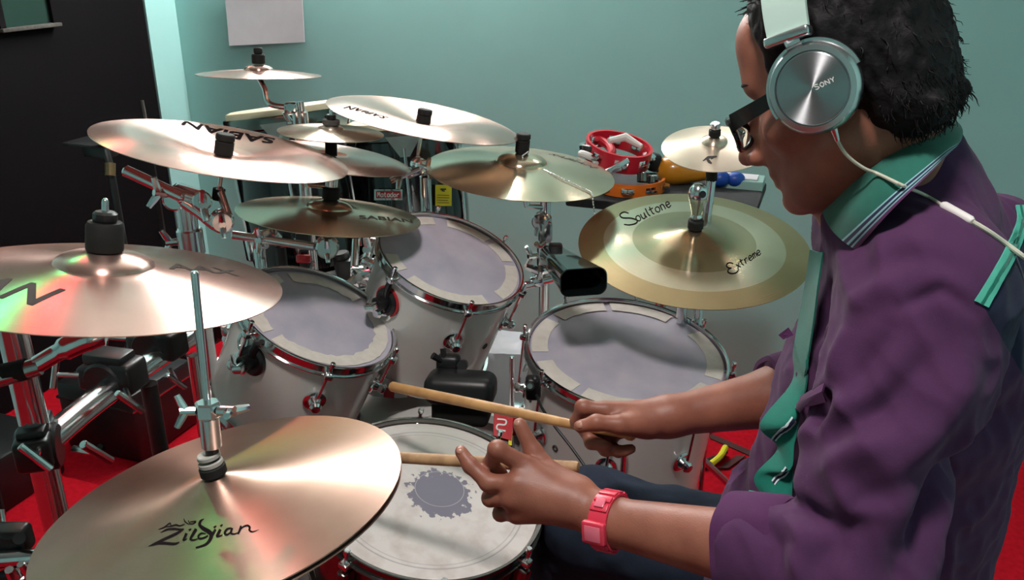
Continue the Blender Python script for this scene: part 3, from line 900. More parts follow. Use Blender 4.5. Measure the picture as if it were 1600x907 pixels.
# ---------------------------------------------------------------- hi-hat
q = CY['hihat']; T, n = q['top'], q['n']
rt = P(303.5, 424, 0.805)
ax = (rt - T).normalized()
t = thing('hi_hat_stand', 'hi-hat stand with its tall chrome pull rod in front of the crash', 'hi-hat stand', (q['C'].x, q['C'].y, 0))
MB().cyl(T - ax * 0.55, rt, 0.0036, seg=14, bev=0.001).build('pull_rod', M['chrome'], t)
MB().cyl(T + n * 0.0012, T + n * 0.011, 0.0128, seg=24, bev=0.001).build('lower_felt', M['rubber'], t)
MB().cyl(T + n * 0.0113, T + n * 0.0165, 0.0118, seg=24, bev=0.001).cyl(T + n * 0.019, T + n * 0.024, 0.0112, seg=24, bev=0.001).build('felt_washers', M['felt_light'], t)
MB().cyl(T + ax * 0.016, T + ax * 0.03, 0.0065, seg=16).build('clutch_thread', M['black'], t)
mb = MB().cyl(T + ax * 0.03, T + ax * 0.062, 0.0095, seg=20, bev=0.001).cyl(T + ax * 0.062, T + ax * 0.078, 0.0125, seg=6, bev=0.002)
mb.build('clutch', M['chrome'], t)
mb = MB()
cw = T + ax * 0.07
wing(mb, cw + V((0.011, -0.003, 0)), (1, -0.25, 0.1), 0.85, (0, -1, .3)); wing(mb, cw + V((-0.011, -0.003, 0)), (-1, -0.25, 0.1), 0.7, (0, .4, 1))
mb.build('wing_screw', M['chrome'], t)
B = T - ax * 0.045
MB().tube([B, V((q['C'].x + .005, q['C'].y + .01, 0.5))], 0.0095).build('upper_tube', M['chrome'], t)
post(t, q['C'].x + .005, q['C'].y + .01, 0.05, 0.5, 0.0135, 'lower_tube', M['chrome'], collars=(0.48,))
tripod(t, q['C'].x, q['C'].y, 0.36, spread=0.22, a0=2.2)
MB().box((q['C'].x + .10, q['C'].y + .02, 0.05), (0.26, 0.085, 0.012), Matrix.Rotation(-0.22, 4, 'Y'), bev=0.004).build('pedal_board', M['chrome_dull'], t)
MB().cyl(B + ax * 0.002, B + ax * 0.008, 0.026, seg=20).build('seat_cup', M['rubber'], t)
# lower hat
prof = cym_profile(0.178, 0.042, 0.013, 0.016)
o = MB().lathe([(r, -z) for r, z in prof] + [(r, -z + 0.0012) for r, z in prof[::-1]], None, 96, closed=True).build('cymbal', M['bronze_hat'], None, local=True)
o.matrix_world = frame(q['C'] - n * 0.006, n); tag(o, 'lower hi-hat cymbal hidden under the large hi-hat in the front', 'cymbal', 'cymbals of the drum kit')

# ================================================================ drums
def arc_patch(r0, r1, a0, a1, th=0.0008, z=0.0, rough=0.0, seed=0):
    n = max(6, int((a1 - a0) / 0.08)); rr = random.Random(seed)
    rows = []
    for i in range(n + 1):
        a = a0 + (a1 - a0) * i / n
        j0, j1 = rr.uniform(-rough, rough), rr.uniform(-rough, rough)
        rows.append([V(((r1 + j1 * .3) * math.cos(a), (r1 + j1 * .3) * math.sin(a), z + th)), V(((r0 + j0) * math.cos(a), (r0 + j0) * math.sin(a), z + th))])
    mb = MB(); mb.grid(rows, th); return mb


def px_ang(F, C, n, px, py):
    l = F.inverted() @ on_plane(px, py, C, n)
    return math.atan2(l.y, l.x), V((l.x, l.y)).length


def drum(name, label, C, n, D, depth, shell_m, hoop_m, head_m, nlug, a_lug, patches, group=None, lug='round', hoop_h=0.022, cat='drum', full_lug=False):
    """round drum, origin at the centre of its upper hoop, local z up through the head"""
    R = D / 2; F = frame(C, n)
    t = thing(name, label, cat, M=F, group=group)
    rs = R * 0.955
    MB().lathe([(rs, -0.012), (rs, -depth), (rs - 0.007, -depth), (rs - 0.007, -0.012)], None, 96, closed=True).build('shell', shell_m, t, local=True)
    hd = MB().lathe([(0, -0.0085), (R * 0.86, -0.0085), (R * 0.955, -0.009), (R * 0.968, -0.014)], None, 96).build('head', head_m, t, local=True)
    for (r0, r1, a0, a1, ro, mm) in patches:
        arc_patch(r0 * R, r1 * R, a0, a1, z=-0.0083, rough=ro * R, seed=int(a0 * 100)).build('damping_patch', mm, hd, local=True)
    # upper and lower hoops, flanged
    hp = [(R * 0.972, -hoop_h), (R * 0.972, -0.002), (R * 0.978, 0.0), (R * 1.0, 0.0), (R * 1.004, -0.0015), (R * 0.985, -0.003), (R * 0.985, -hoop_h + 0.003), (R * 1.012, -hoop_h + 0.002), (R * 1.012, -hoop_h)]
    MB().lathe(hp, None, 128, closed=True).build('hoop', hoop_m, t, local=True)
    MB().lathe([(r, -depth - 0.012 - z) for r, z in hp], None, 96, closed=True).build('hoop', hoop_m, t, local=True)
    for k in range(nlug):
        a = a_lug + 2 * math.pi * k / nlug
        d = V((math.cos(a), math.sin(a), 0))
        rr = R * 1.035
        mb = MB().cyl(d * rr + V((0, 0, -depth * 0.36 if not full_lug else -depth * .85)), d * rr + V((0, 0, 0.004)), 0.003, seg=8).cyl(d * rr + V((0, 0, 0.003)), d * rr + V((0, 0, 0.013)), 0.0048, seg=8, bev=0.001)
        mb.box(d * (R * 1.015) + V((0, 0, -hoop_h + 0.006)), (0.024, 0.016, 0.012), Matrix.Rotation(a, 4, 'Z'), bev=0.003)
        mb.build('tension_rod', M['chrome'], t, local=True)
        mb = MB()
        zl = -depth * 0.40
        if lug == 'round':
            fr = frame(d * rs + V((0, 0, zl)), d, (0, 0, 1))
            mb.lathe([(0.021, 0), (0.021, 0.003), (0.0185, 0.0045), (0, 0.0045)], fr, 20)
            mb.lathe([(0, 0.027), (0.008, 0.026), (0.0115, 0.021), (0.009, 0.013), (0.0125, 0.004)], fr, 16)
        else:
            mb.box(d * (rs + 0.012) + V((0, 0, -depth * 0.5)), (0.026, 0.018, depth * 0.62), Matrix.Rotation(a, 4, 'Z'), bev=0.006)
        mb.build('lug', M['chrome'] if lug == 'round' else M['hoop_dark'], t, local=True)
    return t, F


GAP = 0.09
TOMG = None
# left rack tom
CL, nL = disk((500.7, 491.4, 126.9, 69.1, 23.0), .305)
F0 = frame(CL, nL)
pa = lambda F, C, n, *pp: [px_ang(F, C, n, x, y)[0] for x, y in pp]


def arcs(F, C, n, pairs, r0, r1, ro, m):
    out = []
    for p0, p1 in pairs:
        a0 = px_ang(F, C, n, *p0)[0]; a1 = px_ang(F, C, n, *p1)[0]
        while a1 < a0: a1 += 2 * math.pi
        out.append((r0, r1, a0, a1, ro, m))
    return out


al = arcs(F0, CL, nL, [((565, 462), (455, 428)), ((442, 432), (413, 448)), ((408, 465), (424, 512)), ((432, 523), (593, 480))], 0.72, 0.9, 0.018, M['patch'])
ltom, FL = drum('tom_drum', 'left rack tom with a ragged cream ring on its head', CL, nL, .305, .215, M['white_lacquer'], M['hoop'], M['head'], 6, px_ang(F0, CL, nL, 520, 590)[0], al, 'white tom drums')
CR, nR = disk((707.3, 400.0, 118.4, 64.0, 20.7), .305)
F0 = frame(CR, nR)
al = arcs(F0, CR, nR, [((785, 385), (780, 440)), ((773, 445), (650, 428)), ((640, 412), (628, 398)), ((622, 372), (665, 345)), ((680, 343), (765, 375))], 0.76, 0.93, 0.006, M['patch'])
al = [(a, b, c, min(d, c + 1.9), e, f) for a, b, c, d, e, f in arcs(F0, CR, nR, [((762, 443), (802, 412)), ((648, 427), (757, 460)), ((630, 394), (641, 415)), ((800, 405), (776, 375)), ((762, 372), (700, 345)), ((680, 342), (640, 350))], 0.76, 0.93, 0.005, M['patch'])]
rtom, FR = drum('tom_drum', 'rear rack tom under the hard shadow of a cymbal', CR, nR, .305, .245, M['white_lacquer'], M['hoop'], M['head'], 6, px_ang(F0, CR, nR, 735, 480)[0], al, 'white tom drums')
CF, nF = disk((980.1, 545.4, 158.6, 84.4, 9.8), .406)
F0 = frame(CF, nF)
al = arcs(F0, CF, nF, [((845, 560), (905, 598)), ((918, 604), (1102, 596)), ((1112, 585), (1090, 515)), ((1050, 492), (955, 475)), ((945, 474), (872, 490)), ((864, 497), (843, 545))], 0.785, 0.945, 0.004, M['patch'])
al = [x if x[3] - x[2] < 3.2 else None for x in al]; al = [x for x in al if x]
ftom, FF = drum('floor_tom', 'white floor tom under the banded ride, with cream head patches', CF, nF, .406, .36, M['white_lacquer'], M['hoop'], M['head'], 8, px_ang(F0, CF, nF, 832, 592)[0], al)
for k, (px, py) in enumerate(((993, 640), (850, 520), (1130, 530))):
    a = px_ang(F0, CF, nF, px, py)[0]; d = V((math.cos(a), math.sin(a), 0))
    fl = F0 @ (d * 0.222 + V((0, 0, -0.19)))
    MB().cyl((fl.x, fl.y, fl.z + 0.11), (fl.x, fl.y, 0.02), 0.0055, seg=12, bev=0.002).cyl((fl.x, fl.y, 0.0), (fl.x, fl.y, 0.03), 0.013, 0.01, 12).build('leg', M['chrome'], ftom)
    MB().box(F0 @ (d * 0.207 + V((0, 0, -0.23))), (0.035, 0.04, 0.07), Matrix.Rotation(a, 4, 'Z'), bev=0.008).build('leg_bracket', M['chrome'], ftom)
# snare
CS, nS = disk((673.0, 767.0, 180.0, 123.0, 9.7), .356)
M['snare_head'] = None


def snare_head():
    m, nt, b = new_mat('worn_coated_head')
    L = nt.links.new
    tc = nt.nodes.new('ShaderNodeTexCoord')
    o = tc.outputs['Object']

    def dist(c):
        s = nt.nodes.new('ShaderNodeVectorMath'); s.operation = 'SUBTRACT'; s.inputs[1].default_value = c; L(o, s.inputs[0])
        k = nt.nodes.new('ShaderNodeVectorMath'); k.operation = 'MULTIPLY'; k.inputs[1].default_value = (1, 1, 0); L(s.outputs[0], k.inputs[0])
        l = nt.nodes.new('ShaderNodeVectorMath'); l.operation = 'LENGTH'; L(k.outputs[0], l.inputs[0])
        return l.outputs['Value']

    def math_(op, a, v):
        n = nt.nodes.new('ShaderNodeMath'); n.operation = op; L(a, n.inputs[0])
        if isinstance(v, float): n.inputs[1].default_value = v
        else: L(v, n.inputs[1])
        return n.outputs[0]

    def rng(a, lo, hi, x=0.0, y=1.0):
        n = nt.nodes.new('ShaderNodeMapRange'); L(a, n.inputs['Value'])
        n.inputs['From Min'].default_value = lo; n.inputs['From Max'].default_value = hi; n.inputs['To Min'].default_value = x; n.inputs['To Max'].default_value = y
        return n.outputs['Result']

    def mixc(f, a, c):
        n = nt.nodes.new('ShaderNodeMix'); n.data_type = 'RGBA'; L(f, n.inputs['Factor']); L(a, n.inputs['A']) if not isinstance(a, tuple) else setattr(n.inputs['A'], 'default_value', a)
        n.inputs['B'].default_value = c
        return n.outputs['Result']

    nz = nt.nodes.new('ShaderNodeTexNoise'); nz.inputs['Scale'].default_value = 90; nz.inputs['Detail'].default_value = 4; L(o, nz.inputs['Vector'])
    nz2 = nt.nodes.new('ShaderNodeTexNoise'); nz2.inputs['Scale'].default_value = 30; nz2.inputs['Detail'].default_value = 6; L(o, nz2.inputs['Vector'])
    wc = SN_WORN
    d1 = math_('ADD', dist(wc), rng(nz.outputs['Fac'], 0.3, 0.7, -0.011, 0.011))
    d0 = dist((0, 0, 0))
    c = mixc(rng(nz2.outputs['Fac'], 0.45, 0.7), lin(222, 216, 212), lin(200, 190, 184))
    # scuffed band on the far side
    far = math_('ADD', dist(SN_SCUFF), rng(nz2.outputs['Fac'], 0.3, 0.7, -0.03, 0.03))
    c = mixc(rng(far, 0.02, 0.09, 0.55, 0.0), c, lin(170, 172, 160))
    ring = math_('ABSOLUTE', math_('SUBTRACT', d0, 0.1475), 0.0)
    c = mixc(rng(ring, 0.0008, 0.0016, 0.45, 0.0), c, lin(120, 116, 124))
    ring = math_('ABSOLUTE', math_('SUBTRACT', d0, 0.1405), 0.0)
    c = mixc(rng(ring, 0.0005, 0.0012, 0.35, 0.0), c, lin(130, 126, 134))
    c = mixc(rng(d1, 0.0485, 0.0505, 1.0, 0.0), c, lin(122, 118, 134))
    ring = math_('ABSOLUTE', math_('SUBTRACT', dist(SN_DOT), 0.0385), 0.0)
    c = mixc(rng(ring, 0.0003, 0.0009, 0.55, 0.0), c, lin(200, 200, 205))
    L(c, b.inputs['Base Color'])
    b.inputs['Roughness'].default_value = 0.35
    bp = nt.nodes.new('ShaderNodeBump'); bp.inputs['Strength'].default_value = 0.1; bp.inputs['Distance'].default_value = 0.001
    L(nz.outputs['Fac'], bp.inputs['Height']); L(bp.outputs['Normal'], b.inputs['Normal'])
    return m


F0 = frame(CS, nS)
lw = F0.inverted() @ on_plane(690, 766, CS, nS); SN_WORN = (lw.x, lw.y, 0)
lw = F0.inverted() @ on_plane(688, 758, CS, nS); SN_DOT = (lw.x, lw.y, 0)
lw = F0.inverted() @ on_plane(690, 690, CS, nS); SN_SCUFF = (lw.x, lw.y, 0)
snare, FS = drum('snare_drum', 'snare drum with a worn dark patch on its white head', CS, nS, .356, .14, M['hoop_dark'], M['hoop_dark'], snare_head(), 8, px_ang(F0, CS, nS, 690, 893)[0], [], lug='box')
# snare stand
c0 = F0 @ V((0, 0, -0.17))
t = thing('snare_stand', 'low snare stand under the worn white snare head', 'stand', (c0.x, c0.y, 0))
for k in range(3):
    a = 0.5 + k * 2 * math.pi / 3; d = V((math.cos(a), math.sin(a), 0))
    e1 = F0 @ (d * 0.165 + V((0, 0, -0.168))); e2 = F0 @ (d * 0.184 + V((0, 0, -0.125)))
    MB().tube([c0 + V((0, 0, -0.07)), e1, e2 ], 0.007, 8).build('basket_arm', M['chrome'], t)
post(t, c0.x, c0.y, 0.08, c0.z - 0.05, 0.013, collars=(0.35,))
tripod(t, c0.x, c0.y, 0.3, spread=.23, a0=.2)


def bracket(root, F, C, n, px, py, zl, r=0.028, label=None, ring=None):
    """round rubber-backed tom bracket with an eye bolt, on the shell"""
    a, _ = px_ang(F, C, n, px, py)
    d = V((math.cos(a), math.sin(a), 0)); R = 0.1525 * 0.955
    fr = frame(d * R + V((0, 0, zl)), d, (0, 0, 1))
    mb = MB().lathe([(r, 0), (r, 0.006), (r * .8, 0.010), (0, 0.010)], fr, 24)
    mb.lathe([(0.008, 0.0102), (0.014, 0.0102), (0.014, 0.03), (0.008, 0.03)], fr, 18, closed=True)
    mb.build('mount_bracket', M['black'], root, local=True)
    mb = MB().lathe([(0, 0.0105), (0.0065, 0.0105), (0.0065, 0.02), (0.004, 0.024), (0, 0.024)], fr, 12)
    mb.build('bracket_bolt', M['chrome'], root, local=True)
    if ring:
        MB().lathe([(r, 0.0), (r * 1.13, 0.0), (r * 1.13, 0.004), (r, 0.004)], fr, 24, closed=True).build('bracket_gasket', ring, root, local=True)
    # arm of the isolation mount up to the hoop
    MB(F.inverted() @ F).tube([fr @ V((0.01, 0, 0.008)), fr @ V((0.03, 0, 0.014)), d * 0.157 + V((0, 0, -0.018))], [0.008, 0.007, 0.006], 8).build('mount_arm', M['black'], root, local=True)
    return fr


bl = bracket(ltom, FL, CL, nL, 392, 530, -0.06, ring=None)
br = bracket(rtom, FR, CR, nR, 618, 425, -0.075, ring=M['ink_red'])


def badge(root, F, C, n, px, py, zl, D, name='air_vent', m=None, r=0.007, el=1.0, mw=None):
    a, _ = px_ang(F, C, n, px, py); d = V((math.cos(a), math.sin(a), 0)); R = D / 2 * .955
    fr = frame(d * R + V((0, 0, zl)), d, (0, 0, 1))
    MB().lathe([(r * .55, 0.0006), (r * .6, 0.002), (r, 0.0015), (r, 0), (r * .55, 0)], fr @ Matrix.Diagonal((el, 1, 1, 1)), 18, closed=True).build(name, m or M['chrome_dull'], root, local=True)


badge(rtom, FR, CR, nR, 790, 465, -0.13, .305, m=M['felt'])
badge(ltom, FL, CL, nL, 402, 500, -0.05, .305, 'shell_badge', M['hoop'], 0.016, 1.25)
badge(ftom, FF, CF, nF, 850, 620, -0.15, .406, m=M['felt'])
badge(ftom, FF, CF, nF, 826, 560, -0.10, .406, m=M['felt'])

# ---- bass drum
ba = V((-0.45, 0.89, 0)).normalized(); bc = V((-0.28, 1.78, 0.335)); Lb = 0.42; Rb = 0.285
FB = frame(bc, ba, (0, 0, 1))
bt = thing('bass_drum', 'white bass drum below the two rack toms', 'drum', M=FB)
MB().lathe([(Rb, -Lb / 2), (Rb, Lb / 2), (Rb - .008, Lb / 2), (Rb - .008, -Lb / 2)], None, 96, closed=True).build('shell', M['white_lacquer'], bt, local=True)
for s in (-1, 1):
    z0 = s * (Lb / 2 + 0.005)
    MB().lathe([(Rb + .004, z0 - .022), (Rb + .02, z0 - .022), (Rb + .02, z0 + .022), (Rb + .004, z0 + .022)], None, 96, closed=True).build('hoop', M['white_lacquer'], bt, local=True)
    MB().lathe([(0, z0 + s * .006), (Rb - .01, z0 + s * .006), (Rb + .002, z0)], None, 64).build('head', M['clearhead'] if s < 0 else M['black'], bt, local=True)
for k in range(8):
    a = math.pi / 8 + k * math.pi / 4; d = V((math.cos(a), math.sin(a), 0))
    for s in (-1, 1):
        MB().box(d * (Rb + .011) + V((0, 0, s * 0.11)), (0.022, 0.024, 0.05), Matrix.Rotation(a, 4, 'Z'), bev=0.006).build('lug', M['chrome'], bt, local=True)
        MB().cyl(d * (Rb + .023) + V((0, 0, s * 0.12)), d * (Rb + .023) + V((0, 0, s * 0.235)), 0.003, seg=8).build('tension_rod', M['chrome'], bt, local=True)
for s in (-1, 1):
    p0 = FB @ V((-0.1, s * 0.27, 0.12)); p1 = V((p0.x, p0.y, 0)) + (FB.to_3x3() @ V((0, s * 0.14, 0.06)))
    MB().cyl(p0, p1 + V((0, 0, 0.0)), 0.007, seg=10).build('spur', M['chrome'], bt)

# ---- white printed bag lying on the bass drum
def blob(name, m, c, s, seed, amp=0.2, Mr=None, sub=4, parent=None, freq=9):
    from mathutils import noise
    bm = bmesh.new(); bmesh.ops.create_icosphere(bm, subdivisions=sub, radius=1)
    for v in bm.verts:
        p = v.co.normalized()
        k = 1 + amp * noise.noise(p * 1.7 + V((seed, 0, 0))) + amp * .5 * abs(noise.noise(p * freq * .5 + V((0, seed, 0))))
        p = V((math.copysign(abs(p.x) ** 0.6, p.x), math.copysign(abs(p.y) ** 0.6, p.y), math.copysign(abs(p.z) ** .6, p.z))) * k
        v.co = V(c) + ((Mr or Matrix()) @ V((p.x * s[0], p.y * s[1], p.z * s[2])))
    mb = MB(); mb.bm.free(); mb.bm = bm
    return mb.build(name, m, parent)


def bag_mat():
    m, nt, b = new_mat('red_printed_bag')
    tc = nt.nodes.new('ShaderNodeTexCoord'); w = nt.nodes.new('ShaderNodeTexWave'); w.inputs['Scale'].default_value = 5.5; w.inputs['Distortion'].default_value = 3.5
    w.inputs['Detail'].default_value = 2
    nt.links.new(tc.outputs['Object'], w.inputs['Vector'])
    cr = nt.nodes.new('ShaderNodeValToRGB'); cr.color_ramp.interpolation = 'CONSTANT'
    cr.color_ramp.elements[0].color = lin(214, 210, 210); cr.color_ramp.elements[1].position = 0.62; cr.color_ramp.elements[1].color = lin(190, 30, 44)
    nt.links.new(w.outputs['Fac'], cr.inputs['Fac']); nt.links.new(cr.outputs['Color'], b.inputs['Base Color'])
    b.inputs['Roughness'].default_value = 0.4
    return m


pb_ = P(618, 588, 1.90)
g = blob('plastic_bag', bag_mat(), pb_, (0.085, 0.05, 0.028), 3, 0.3, Matrix.Rotation(-.2, 4, 'Z'))
tag(g, 'crumpled white and red printed plastic bag lying on the bass drum', 'bag')

# ---- white plastic wrapped box between the toms
bx0 = V((0.055, 1.99, 0))
def wrapped():
    from mathutils import noise
    bm = bmesh.new(); bmesh.ops.create_cube(bm, size=1)
    bmesh.ops.subdivide_edges(bm, edges=bm.edges, cuts=22, use_grid_fill=True)
    for v in bm.verts:
        p = v.co.copy()
        q = V((p.x * 0.27, p.y * 0.14 + p.z * .20, (p.z + .5) * 0.555))
        w = noise.noise(q * 14) * 0.010 + abs(noise.noise(q * 26 + V((4, 1, 0)))) * 0.012
        q += V((p.x, p.y, p.z * .7)).normalized() * w
        q.x -= 0.05 * max(0, (0.45 - p.z - .0)) * (1 if p.x < 0 else 0) * 0.6
        v.co = bx0 + Matrix.Rotation(-.1, 3, 'Z') @ q
        v.co.z = max(v.co.z, 0.0)
    mb = MB(); mb.bm.free(); mb.bm = bm
    return mb


wb = thing('wrapped_box', 'box wrapped in crumpled white plastic between rear tom and floor tom', 'box', bx0)
wrapped().build('wrapping', M['plastic_white'], wb, angle=60)
lab = thing('snack_packet', 'small red and yellow packet with a white letter behind the snare', 'packet', P(786, 668, 1.56))
pl_ = [P(772, 645, 1.58), P(800, 655, 1.58), P(798, 692, 1.55), P(770, 684, 1.55)]
rows = [[pl_[0].lerp(pl_[3], i / 6).lerp(pl_[1].lerp(pl_[2], i / 6), j / 6) + V((0, -0.002 * math.sin(math.pi * i / 6) * math.sin(math.pi * j / 6), 0)) for j in range(7)] for i in range(7)]
MB().grid(rows, 0.008).build('packet_body', M['ink_red'], lab)
MB().grid([[r[5] + V((0.001, -0.0105, 0.0)), r[6] + V((0.0015, -0.0105, 0))] for r in rows], 0.001).build('yellow_edge', M['yellow'], lab)
mb = MB()
for pts in ([(777, 655), (790, 657), (789, 664), (778, 664), (777, 671), (790, 674)],):
    ribbon(mb, pts, [2.5] * 6, lambda x, y: on_plane(x, y, rows[3][3] + V((0, -0.0125, 0.003)), (rows[0][0] - rows[6][0]).cross(rows[0][6] - rows[0][0]).normalized()))
mb.build('packet_letter', M['ink_white'], lab)
# what the packet sits on: hoop clamp of the bass drum
# ---- black jam block over the bass drum
jb = P(720, 606, 1.60)
t = thing('jam_block', 'black plastic block with rounded end behind the snare', 'percussion block', jb)
Rm = Matrix.Rotation(-0.12, 4, 'Z') @ Matrix.Rotation(math.radians(-8), 4, 'X')
MB().box(jb, (0.128, 0.075, 0.055), Rm, bev=0.02, seg=5).build('block_body', M['black'], t)
MB().box(jb + V((0.0, 0.01, -0.05)), (0.105, 0.06, 0.05), Rm, bev=0.012, seg=3).build('lower_block', M['rubber'], t)
mb = MB()
pj = P(700, 566, 1.64)
mb.box(P(701, 570, 1.64), (0.045, 0.03, 0.04), Rm, bev=0.01, seg=3); mb.tube([P(694, 562, 1.63), P(692, 545, 1.63)], 0.0055, 8); mb.tube([P(692, 566, 1.63), P(676, 556, 1.62)], [0.005, 0.007], 8)
mb.cyl(P(722, 572, 1.62), P(724, 570, 1.66), 0.01, seg=12)
mb.build('block_clamp', M['black'], t)
MB().tube([jb + V((-.02, 0.02, -0.06)), jb + V((-0.03, 0.05, -.12)), V((jb.x - .06, jb.y + .10, 0.60))], 0.007, 8).build('block_post', M['chrome_dull'], t)

# ---- cowbell
cbm = thing('cowbell', 'black cowbell mounted above the floor tom', 'cowbell', P(890, 425, 1.78))
pa_, pb2 = P(862, 398, 1.86), P(912, 441, 1.64)
axc = (pb2 - pa_).normalized(); ux = V((1, 0.15, 0)); ux = (ux - axc * ux.dot(axc)).normalized(); uz = ux.cross(axc).normalized()
if uz.z < 0: uz = -uz


def rrect(c, hw, hh, rr, n=6):
    out = []
    for (sx, sy, a0) in ((1, 1, 0), (-1, 1, 90), (-1, -1, 180), (1, -1, 270)):
        for k in range(n):
            a = math.radians(a0 + 90 * k / (n - 1))
            out.append(c + ux * (sx * (hw - rr) + rr * math.cos(a)) + uz * (sy * (hh - rr) + rr * math.sin(a)))
    return out


secs = [rrect(pa_ - axc * 0.012, 0.018, 0.010, 0.009), rrect(pa_, 0.026, 0.017, 0.012), rrect(pa_.lerp(pb2, .5), 0.036, 0.0215, 0.014), rrect(pb2, 0.0455, 0.0265, 0.017)]
ins = [rrect(pb2 + axc * 0.0005, 0.0435, 0.0245, 0.0155), rrect(pa_.lerp(pb2, .5), 0.0345, 0.020, 0.013), rrect(pa_ + axc * .003, 0.024, 0.015, 0.011)]
mb = MB(); al_ = secs + ins; N = len(secs[0])
vs = [p for r in al_ for p in r]; fs = []
for i in range(len(al_) - 1):
    for k in range(N): fs.append([i * N + k, i * N + (k + 1) % N, (i + 1) * N + (k + 1) % N, (i + 1) * N + k])
fs.append(list(range(N))); fs.append([(len(al_) - 1) * N + k for k in range(N)])
mb.raw(vs, fs).build('bell_body', M['black_lacquer'], cbm)
mb = MB().cyl(P(852, 388, 1.90), P(880, 392, 1.86), 0.006, seg=10).box(P(868, 392, 1.86), (0.03, 0.03, 0.03), bev=0.006)
mb.build('bell_clamp', M['black'], cbm)
# white wing screw of the tom holder right of the rear tom
t = thing('tom_holder', 'chrome wing clamp joining the rear tom to the cowbell stand', 'clamp', P(840, 432, 1.9))
mb = MB().cyl(P(818, 447, 1.84), P(862, 436, 1.93), 0.0085, seg=12).box(P(838, 440, 1.87), (0.03, 0.025, 0.02), bev=0.006)
wing(mb, P(842, 432, 1.86), (0.1, -0.6, 0.8), 1.5, (1, 0, 0))
mb.build('holder_arm', M['chrome'], t)

# ---- drum trigger on the floor tom with its cable
t = thing('drum_trigger', 'black clip-on drum trigger on the floor tom hoop', 'trigger', P(833, 604, 1.62))
MB().box(P(833, 606, 1.62), (0.028, 0.026, 0.045), bev=0.007, seg=3).cyl(P(828, 604, 1.605), P(828, 604, 1.58), 0.008, seg=12).sphere(P(836, 594, 1.61), 0.009, seg=12, rings=8).build('trigger_body', M['black'], t)
MB().cyl(P(828, 604, 1.58), P(828, 604, 1.575), 0.005, seg=10).build('trigger_screw', M['chrome'], t)
cpts = [P(838, 618, 1.60), P(848, 640, 1.56), P(868, 668, 1.53), P(893, 700, 1.51), P(918, 735, 1.49), P(940, 765, 1.46), P(955, 820, 1.5), P(962, 900, 1.62)]
MB().tube(spline(cpts, 8), 0.0026, 8).build('trigger_cable', M['cable_black'], t)

# ================================================================ drum rack at the left
rk = [P(78, 688, 1.56), P(170, 618, 1.68), P(245, 566, 1.80), P(330, 514, 1.95), P(430, 462, 2.12)]
rk = [V((p.x, p.y, 0.725)) for p in rk]
# keep the pixel of each, at the height of the bar
def at_h(px, py, h):
    d = P(px, py, 1) - EYE
    return EYE + d * ((h - CAM_H) / d.z)


rk = [at_h(x, y, 0.725) for x, y in ((62, 700), (130, 642), (200, 590), (262, 548), (330, 508), (432, 458))]
t = thing('drum_rack', 'chrome drum rack with black clamps behind the wide crash', 'drum rack', (rk[0].x, rk[0].y, 0))
MB().tube(spline(rk, 6), 0.0245, 18).build('bar', M['chrome'], t)
MB().tube([V((rk[0].x, rk[0].y, 0.03)), V((rk[0].x, rk[0].y, 0.98))], 0.0235, 18).build('leg', M['chrome'], t)
pL = at_h(266, 590, 0.66)
MB().tube([V((rk[3].x + .04, rk[3].y + .03, 0.03)), V((rk[3].x + .04, rk[3].y + .03, 0.70))], 0.0135, 14).build('leg', M['chrome'], t)
MB().tube([V((rk[2].x + .03, rk[2].y + .02, 0.03)), V((rk[2].x + .03, rk[2].y + .02, 0.70))], 0.017, 14).build('leg', M['black'], t)
MB().tube([V((rk[5].x, rk[5].y, 0.03)), V((rk[5].x, rk[5].y, 0.74))], 0.017, 14).build('leg', M['black'], t)
for k, b in enumerate((rk[0], rk[5])):
    MB().cyl((b.x, b.y, 0), (b.x, b.y, 0.04), 0.03, 0.022, 16).build('foot', M['rubber'], t)


def rack_clamp(p, d, s=1.0, handles=()):
    d = V((d.x, d.y, 0)).normalized()
    R_ = Matrix.Rotation(math.atan2(d.y, d.x), 4, 'Z')
    mb = MB().cyl(p - d * 0.028 * s, p + d * 0.028 * s, 0.036 * s, seg=20, bev=0.005)
    side = V((-d.y, d.x, 0))
    mb.box(p - side * 0.03 * s + V((0, 0, 0.012)), (0.05 * s, 0.04 * s, 0.05 * s), R_, bev=0.009, seg=3).box(p + side * 0.03 * s + V((0, 0, 0.004)), (0.05 * s, 0.036 * s, 0.04 * s), R_, bev=0.009, seg=3)
    mb.box(p + V((0, 0, 0.036 * s)), (0.04 * s, 0.07 * s, 0.02 * s), R_, bev=0.006, seg=2)
    c = mb.build('rack_clamp', M['black'], t)
    for (o, ax, sc) in handles:
        h = MB(); ax = V(ax).normalized(); b = p + V(o)
        h.cyl(b, b + ax * 0.035 * sc, 0.0042 * sc, seg=10)
        u = V((0, 0, 1)); u = (u - ax * u.dot(ax)).normalized(); w = ax.cross(u)
        u = (u * .8 + w * .6).normalized()
        h.cyl(b + ax * 0.035 * sc - u * 0.024 * sc, b + ax * 0.035 * sc + u * 0.024 * sc, 0.0052 * sc, seg=10, bev=0.0015)
        h.build('wing_bolt', M['chrome'], c)
    return c


